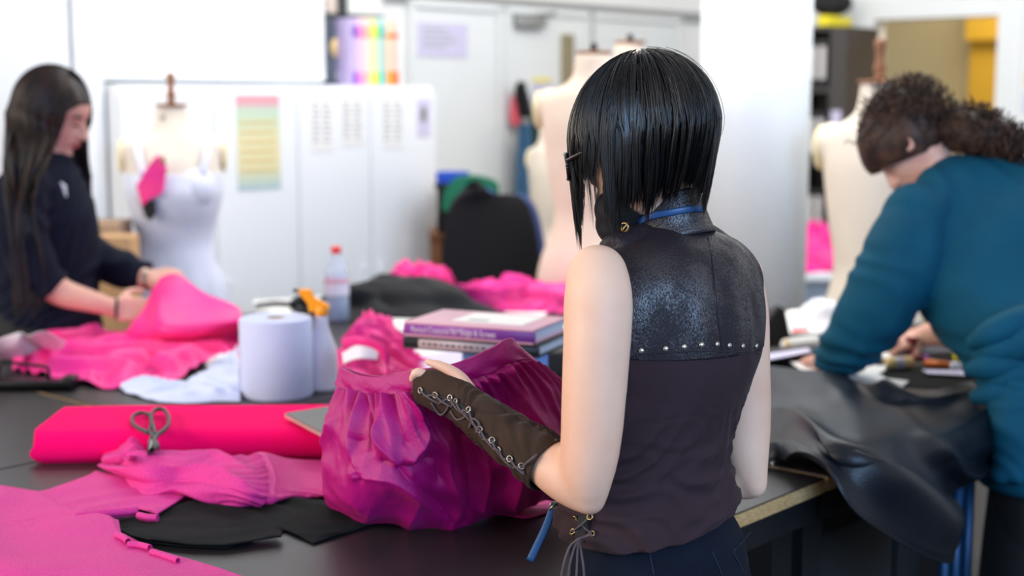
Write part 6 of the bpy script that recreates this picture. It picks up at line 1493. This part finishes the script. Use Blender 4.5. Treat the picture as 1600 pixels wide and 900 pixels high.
zc = P(770, 500, YCH).z
obj('seat', ball((cx_+.02, YCH-.22, zc-.06), .25, .24, .05, 28), 'chairfab', ch)
obj('back_stem', tube([(cx_+.03, YCH+.08, zc+.1), (cx_+.03, YCH+.06, zc-.08), (cx_+.02, YCH-.15, zc-.13)], .022, 10, 16), 'blackmetal', ch)
obj('gas_lift', lathe([(.03, .12), (.03, .4), (.02, .42), (.02, zc-.1)], (cx_+.02, YCH-.22, 0), 16), 'blackmetal', ch)
for k in range(5):
    a = 2*PI*k/5+.3; e = Vector((cx_+.02+.27*math.cos(a), YCH-.22+.27*math.sin(a), .07))
    obj('base_leg', tube([(cx_+.02, YCH-.22, .13), e], [.026, .018], 10), 'blackmetal', ch); obj('castor', ball(e-Vector((0, 0, .038)), .028, .02, .028, 14), 'blackmetal', ch)
obj('foot_ring', ring((cx_+.02, YCH-.22, .35), (0, 0, 1), .2, .012, 32), 'blackmetal', ch)
# cardboard boxes behind the woman in navy
top('cardboard_box', box(P(180, 370, 4.9).x-.07, 4.90, (P(180, 345, 4.9).z)/2, .21, .20, P(180, 345, 4.9).z, .006), 'box2', 'tan cardboard carton stack behind the cardigan sleeve', 'box')
top('cardboard_box', box(P(186, 395, 4.74).x-.005, 4.74, P(186, 367, 4.74).z/2, .12, .12, P(186, 367, 4.74).z, .006), 'cardboard', 'orange brown carton beside the white dress', 'box')
top('paper_bundle', heap((P(168, 385, 4.66).x, 4.66, P(168, 400, 4.66).z-.02), .045, .03, .08, 12, .2, 24), 'paper', 'white crumpled paper by the orange brown carton', 'paper') if False else None

# ================================================================ things on the right hand table
c = T(1216, 545)
g = [P(1178, 478, 0)] if False else None
bp_ = slab([P(x, y, c.y+.06) for x, y in ((1186, 548), (1192, 510), (1218, 477), (1228, 486), (1240, 545))], .05, (0, 1, 0))
top('black_cloth_point', fuse([bp_], .006, 6), 'black', 'black pointed fabric piece standing right of the studded vest', 'cloth')
top('black_folder', slab([T(1170, 556, TZ+.02), T(1280, 538, TZ+.02), T(1300, 548, TZ+.02), T(1180, 570, TZ+.02)], .01, (0, 0, 1)), 'black', 'thin black folder before the black pointed piece', 'folder', smooth=False)
paperp([(1180, 556), (1262, 544), (1268, 550), (1184, 566)], 'grey white card lying on the thin black folder', TZ+.032, m='lilac')
pc = thing('tape_roll', 'rolled white paper tube lying behind the propping hand', 'paper', T(1250, 540, TZ))
obj('tube', tube([T(1228, 542, TZ+.028), T(1276, 536, TZ+.028)], .022, 20), 'paper', pc); obj('end_ring', ring(T(1228, 542, TZ+.028), (1, .1, 0), .016, .005, 20), 'tan', pc)
paperp([(1180, 500), (1240, 484), (1330, 486), (1310, 520), (1200, 522)], 'pale paper spread beyond the black pointed piece', TZ+.002)
paperp([(1236, 514), (1262, 512), (1264, 518), (1238, 520)], 'red strip of paper beside the black pointed piece', TZ+.02, m='redcap')
top('white_cloth', heap((T(1300, 520).x, T(1300, 520).y+.1, TZ), .09, .08, .09, 15, .2, 30, 5), 'white', 'white cloth heap behind the teal sleeve', 'cloth')
paperp([(1234, 566), (1262, 565), (1320, 580), (1322, 588), (1250, 577)], 'white card corner under the propping hand', TZ+.014)
paperp([(1322, 570), (1385, 572), (1382, 580), (1372, 584), (1386, 592), (1420, 596), (1402, 611), (1380, 606), (1330, 592), (1318, 586)], 'white curved pattern piece lying on the black cloth', TZ+.016, .0015, name='pattern_piece', cat='pattern')
paperp([(1262, 576), (1320, 578), (1325, 592), (1290, 586)], 'lilac tinted card beneath the teal cuff', TZ+.011, m='lilac')
paperp([(1358, 558), (1374, 542), (1392, 556), (1392, 560)], 'folded white paper triangle between the two hands', TZ+.03)
tp_ = thing('tape_reel', 'reel of tan tape lying before the far hand', 'tape', T(1403, 566, TZ+.01))
obj('reel', tube([T(1386, 568, TZ+.022), T(1424, 566, TZ+.022)], .0155, 20), 'tan', tp_); obj('core', tube([T(1398, 568, TZ+.022), T(1410, 567, TZ+.022)], .016, 20), 'greyspine', tp_)
def pen(a, b, r, m, label, capm='white', name='marker_pen', cat='pen'):
    t = thing(name, label, cat, T(*a, TZ+.005)); A_, B_ = T(*a, TZ+.01+r), T(*b, TZ+.01+r)
    obj('barrel', tube([A_, A_+(B_-A_)*.75], r, 14), m, t); obj('cap', tube([A_+(B_-A_)*.75, B_], r*1.12, 14), capm, t); return t
pen((1446, 567), (1500, 573), .010, 'orangep', 'orange marker pen lying before the yellow tape case')
pen((1412, 560), (1452, 560), .008, 'dkred', 'dark red pen lying behind the orange marker', 'purple')
yc = T(1512, 572)
yp = thing('tape_measure', 'bright yellow tape measure case beside the teal hip', 'tape measure', (yc.x, yc.y, TZ))
obj('case', box(yc.x, yc.y+.02, TZ+.03, .062, .035, .044, .010), 'yellowp', yp); obj('knob', ball((yc.x+.004, yc.y+.02, TZ+.055), .012, .01, .008, 14), 'bottleplastic', yp)
top('clear_packet', heap((T(1462, 555).x, T(1462, 555).y+.05, TZ+.008), .07, .04, .035, 19, .22, 36, 7), 'glassjar', 'clear packet of haberdashery behind the orange marker', 'packet')
top('blue_spool', lathe([(.010, 0), (.010, .003), (.007, .005), (.007, .024), (.010, .026), (.010, .029)], T(1498, 556, TZ+.009), 18), 'bluelabel', 'small blue thread spool beside the clear packet', 'spool')
top('red_spool', lathe([(.018, 0), (.018, .004), (.014, .006), (.014, .036), (.018, .038), (.018, .042)], T(1432, 556, TZ+.009)+Vector((0, .05, 0)), 22), 'dkred', 'dark red thread cone before the far hand', 'spool')
top('white_spool', lathe([(.018, 0), (.018, .004), (.014, .006), (.014, .030), (.018, .032), (.018, .036)], T(1398, 552, TZ+.009)+Vector((0, .02, 0)), 22), 'white', 'white thread reel just left of the dark red cone', 'spool')
paperp([(1440, 578), (1536, 580), (1536, 588), (1450, 584)], 'long greyish paper strip below the orange marker', TZ+.012, m='lilac')
cl_ = P(1441, 478, 4.6)
top('white_figurine', lathe([(.03, 0), (.03, .02), (.022, .05), (.008, .08), (.004, .1)], (P(1441, 478, 4.3).x, 4.3, P(1441, 505, 4.3).z), 18), 'paper', 'small white cone seen between sleeve and dress', 'cone') if False else None
# black blocks added to darken the space, and tubes, below the right table
def sn_box(px, off, z0, z1, w, d, m, name, label, cat):
    s0 = s_at(px, NE+off); return top(name, rbox(s0-w/2, s0+w/2, NE+off-d, NE+off, z0, z1, .006), m, label, cat)
sn_box(1345, -.08, .2, .74, .36, .5, 'black', 'shade_block', 'black block added for the shade under the table corner', 'bag')
sn_box(1475, -.10, .2, .70, .34, .5, 'black', 'shade_block', 'black block added for the shade under the hanging leatherette', 'bag')
for k, (px, m_) in enumerate(((1500, 'bluerail'), (1518, 'bluerail'), (1536, 'bluerail'))):
    if k == 0: mat('bluerail', (30, 72, 112), .4, metal=.3)
    s0 = s_at(px, NE-.02)
    top('hanging_tube', tube([SN(s0, NE-.03, .21), SN(s0, NE-.03, .80)], .012, 12), m_, ['leftmost blue upright tube under the right table', 'middle blue upright tube under the right table', 'rightmost blue upright tube under the right table'][k], 'tube', 'blue tubes under the right table')
top('steel_canister', lathe([(.035, 0), (.035, .10), (.03, .105)], SN(s_at(1235, NE-.15), NE-.2, .2), 24), 'grey', 'small steel canister on the shelf beneath the table corner', 'canister')
top('pen_sliver', slab([T(1203, 722, TZ+.004), T(1212, 717, TZ+.004), T(1208, 728, TZ+.004)], .003, (0, 0, 1)), 'white', 'blue white card corner peeking out beside the bare elbow', 'card', smooth=False)
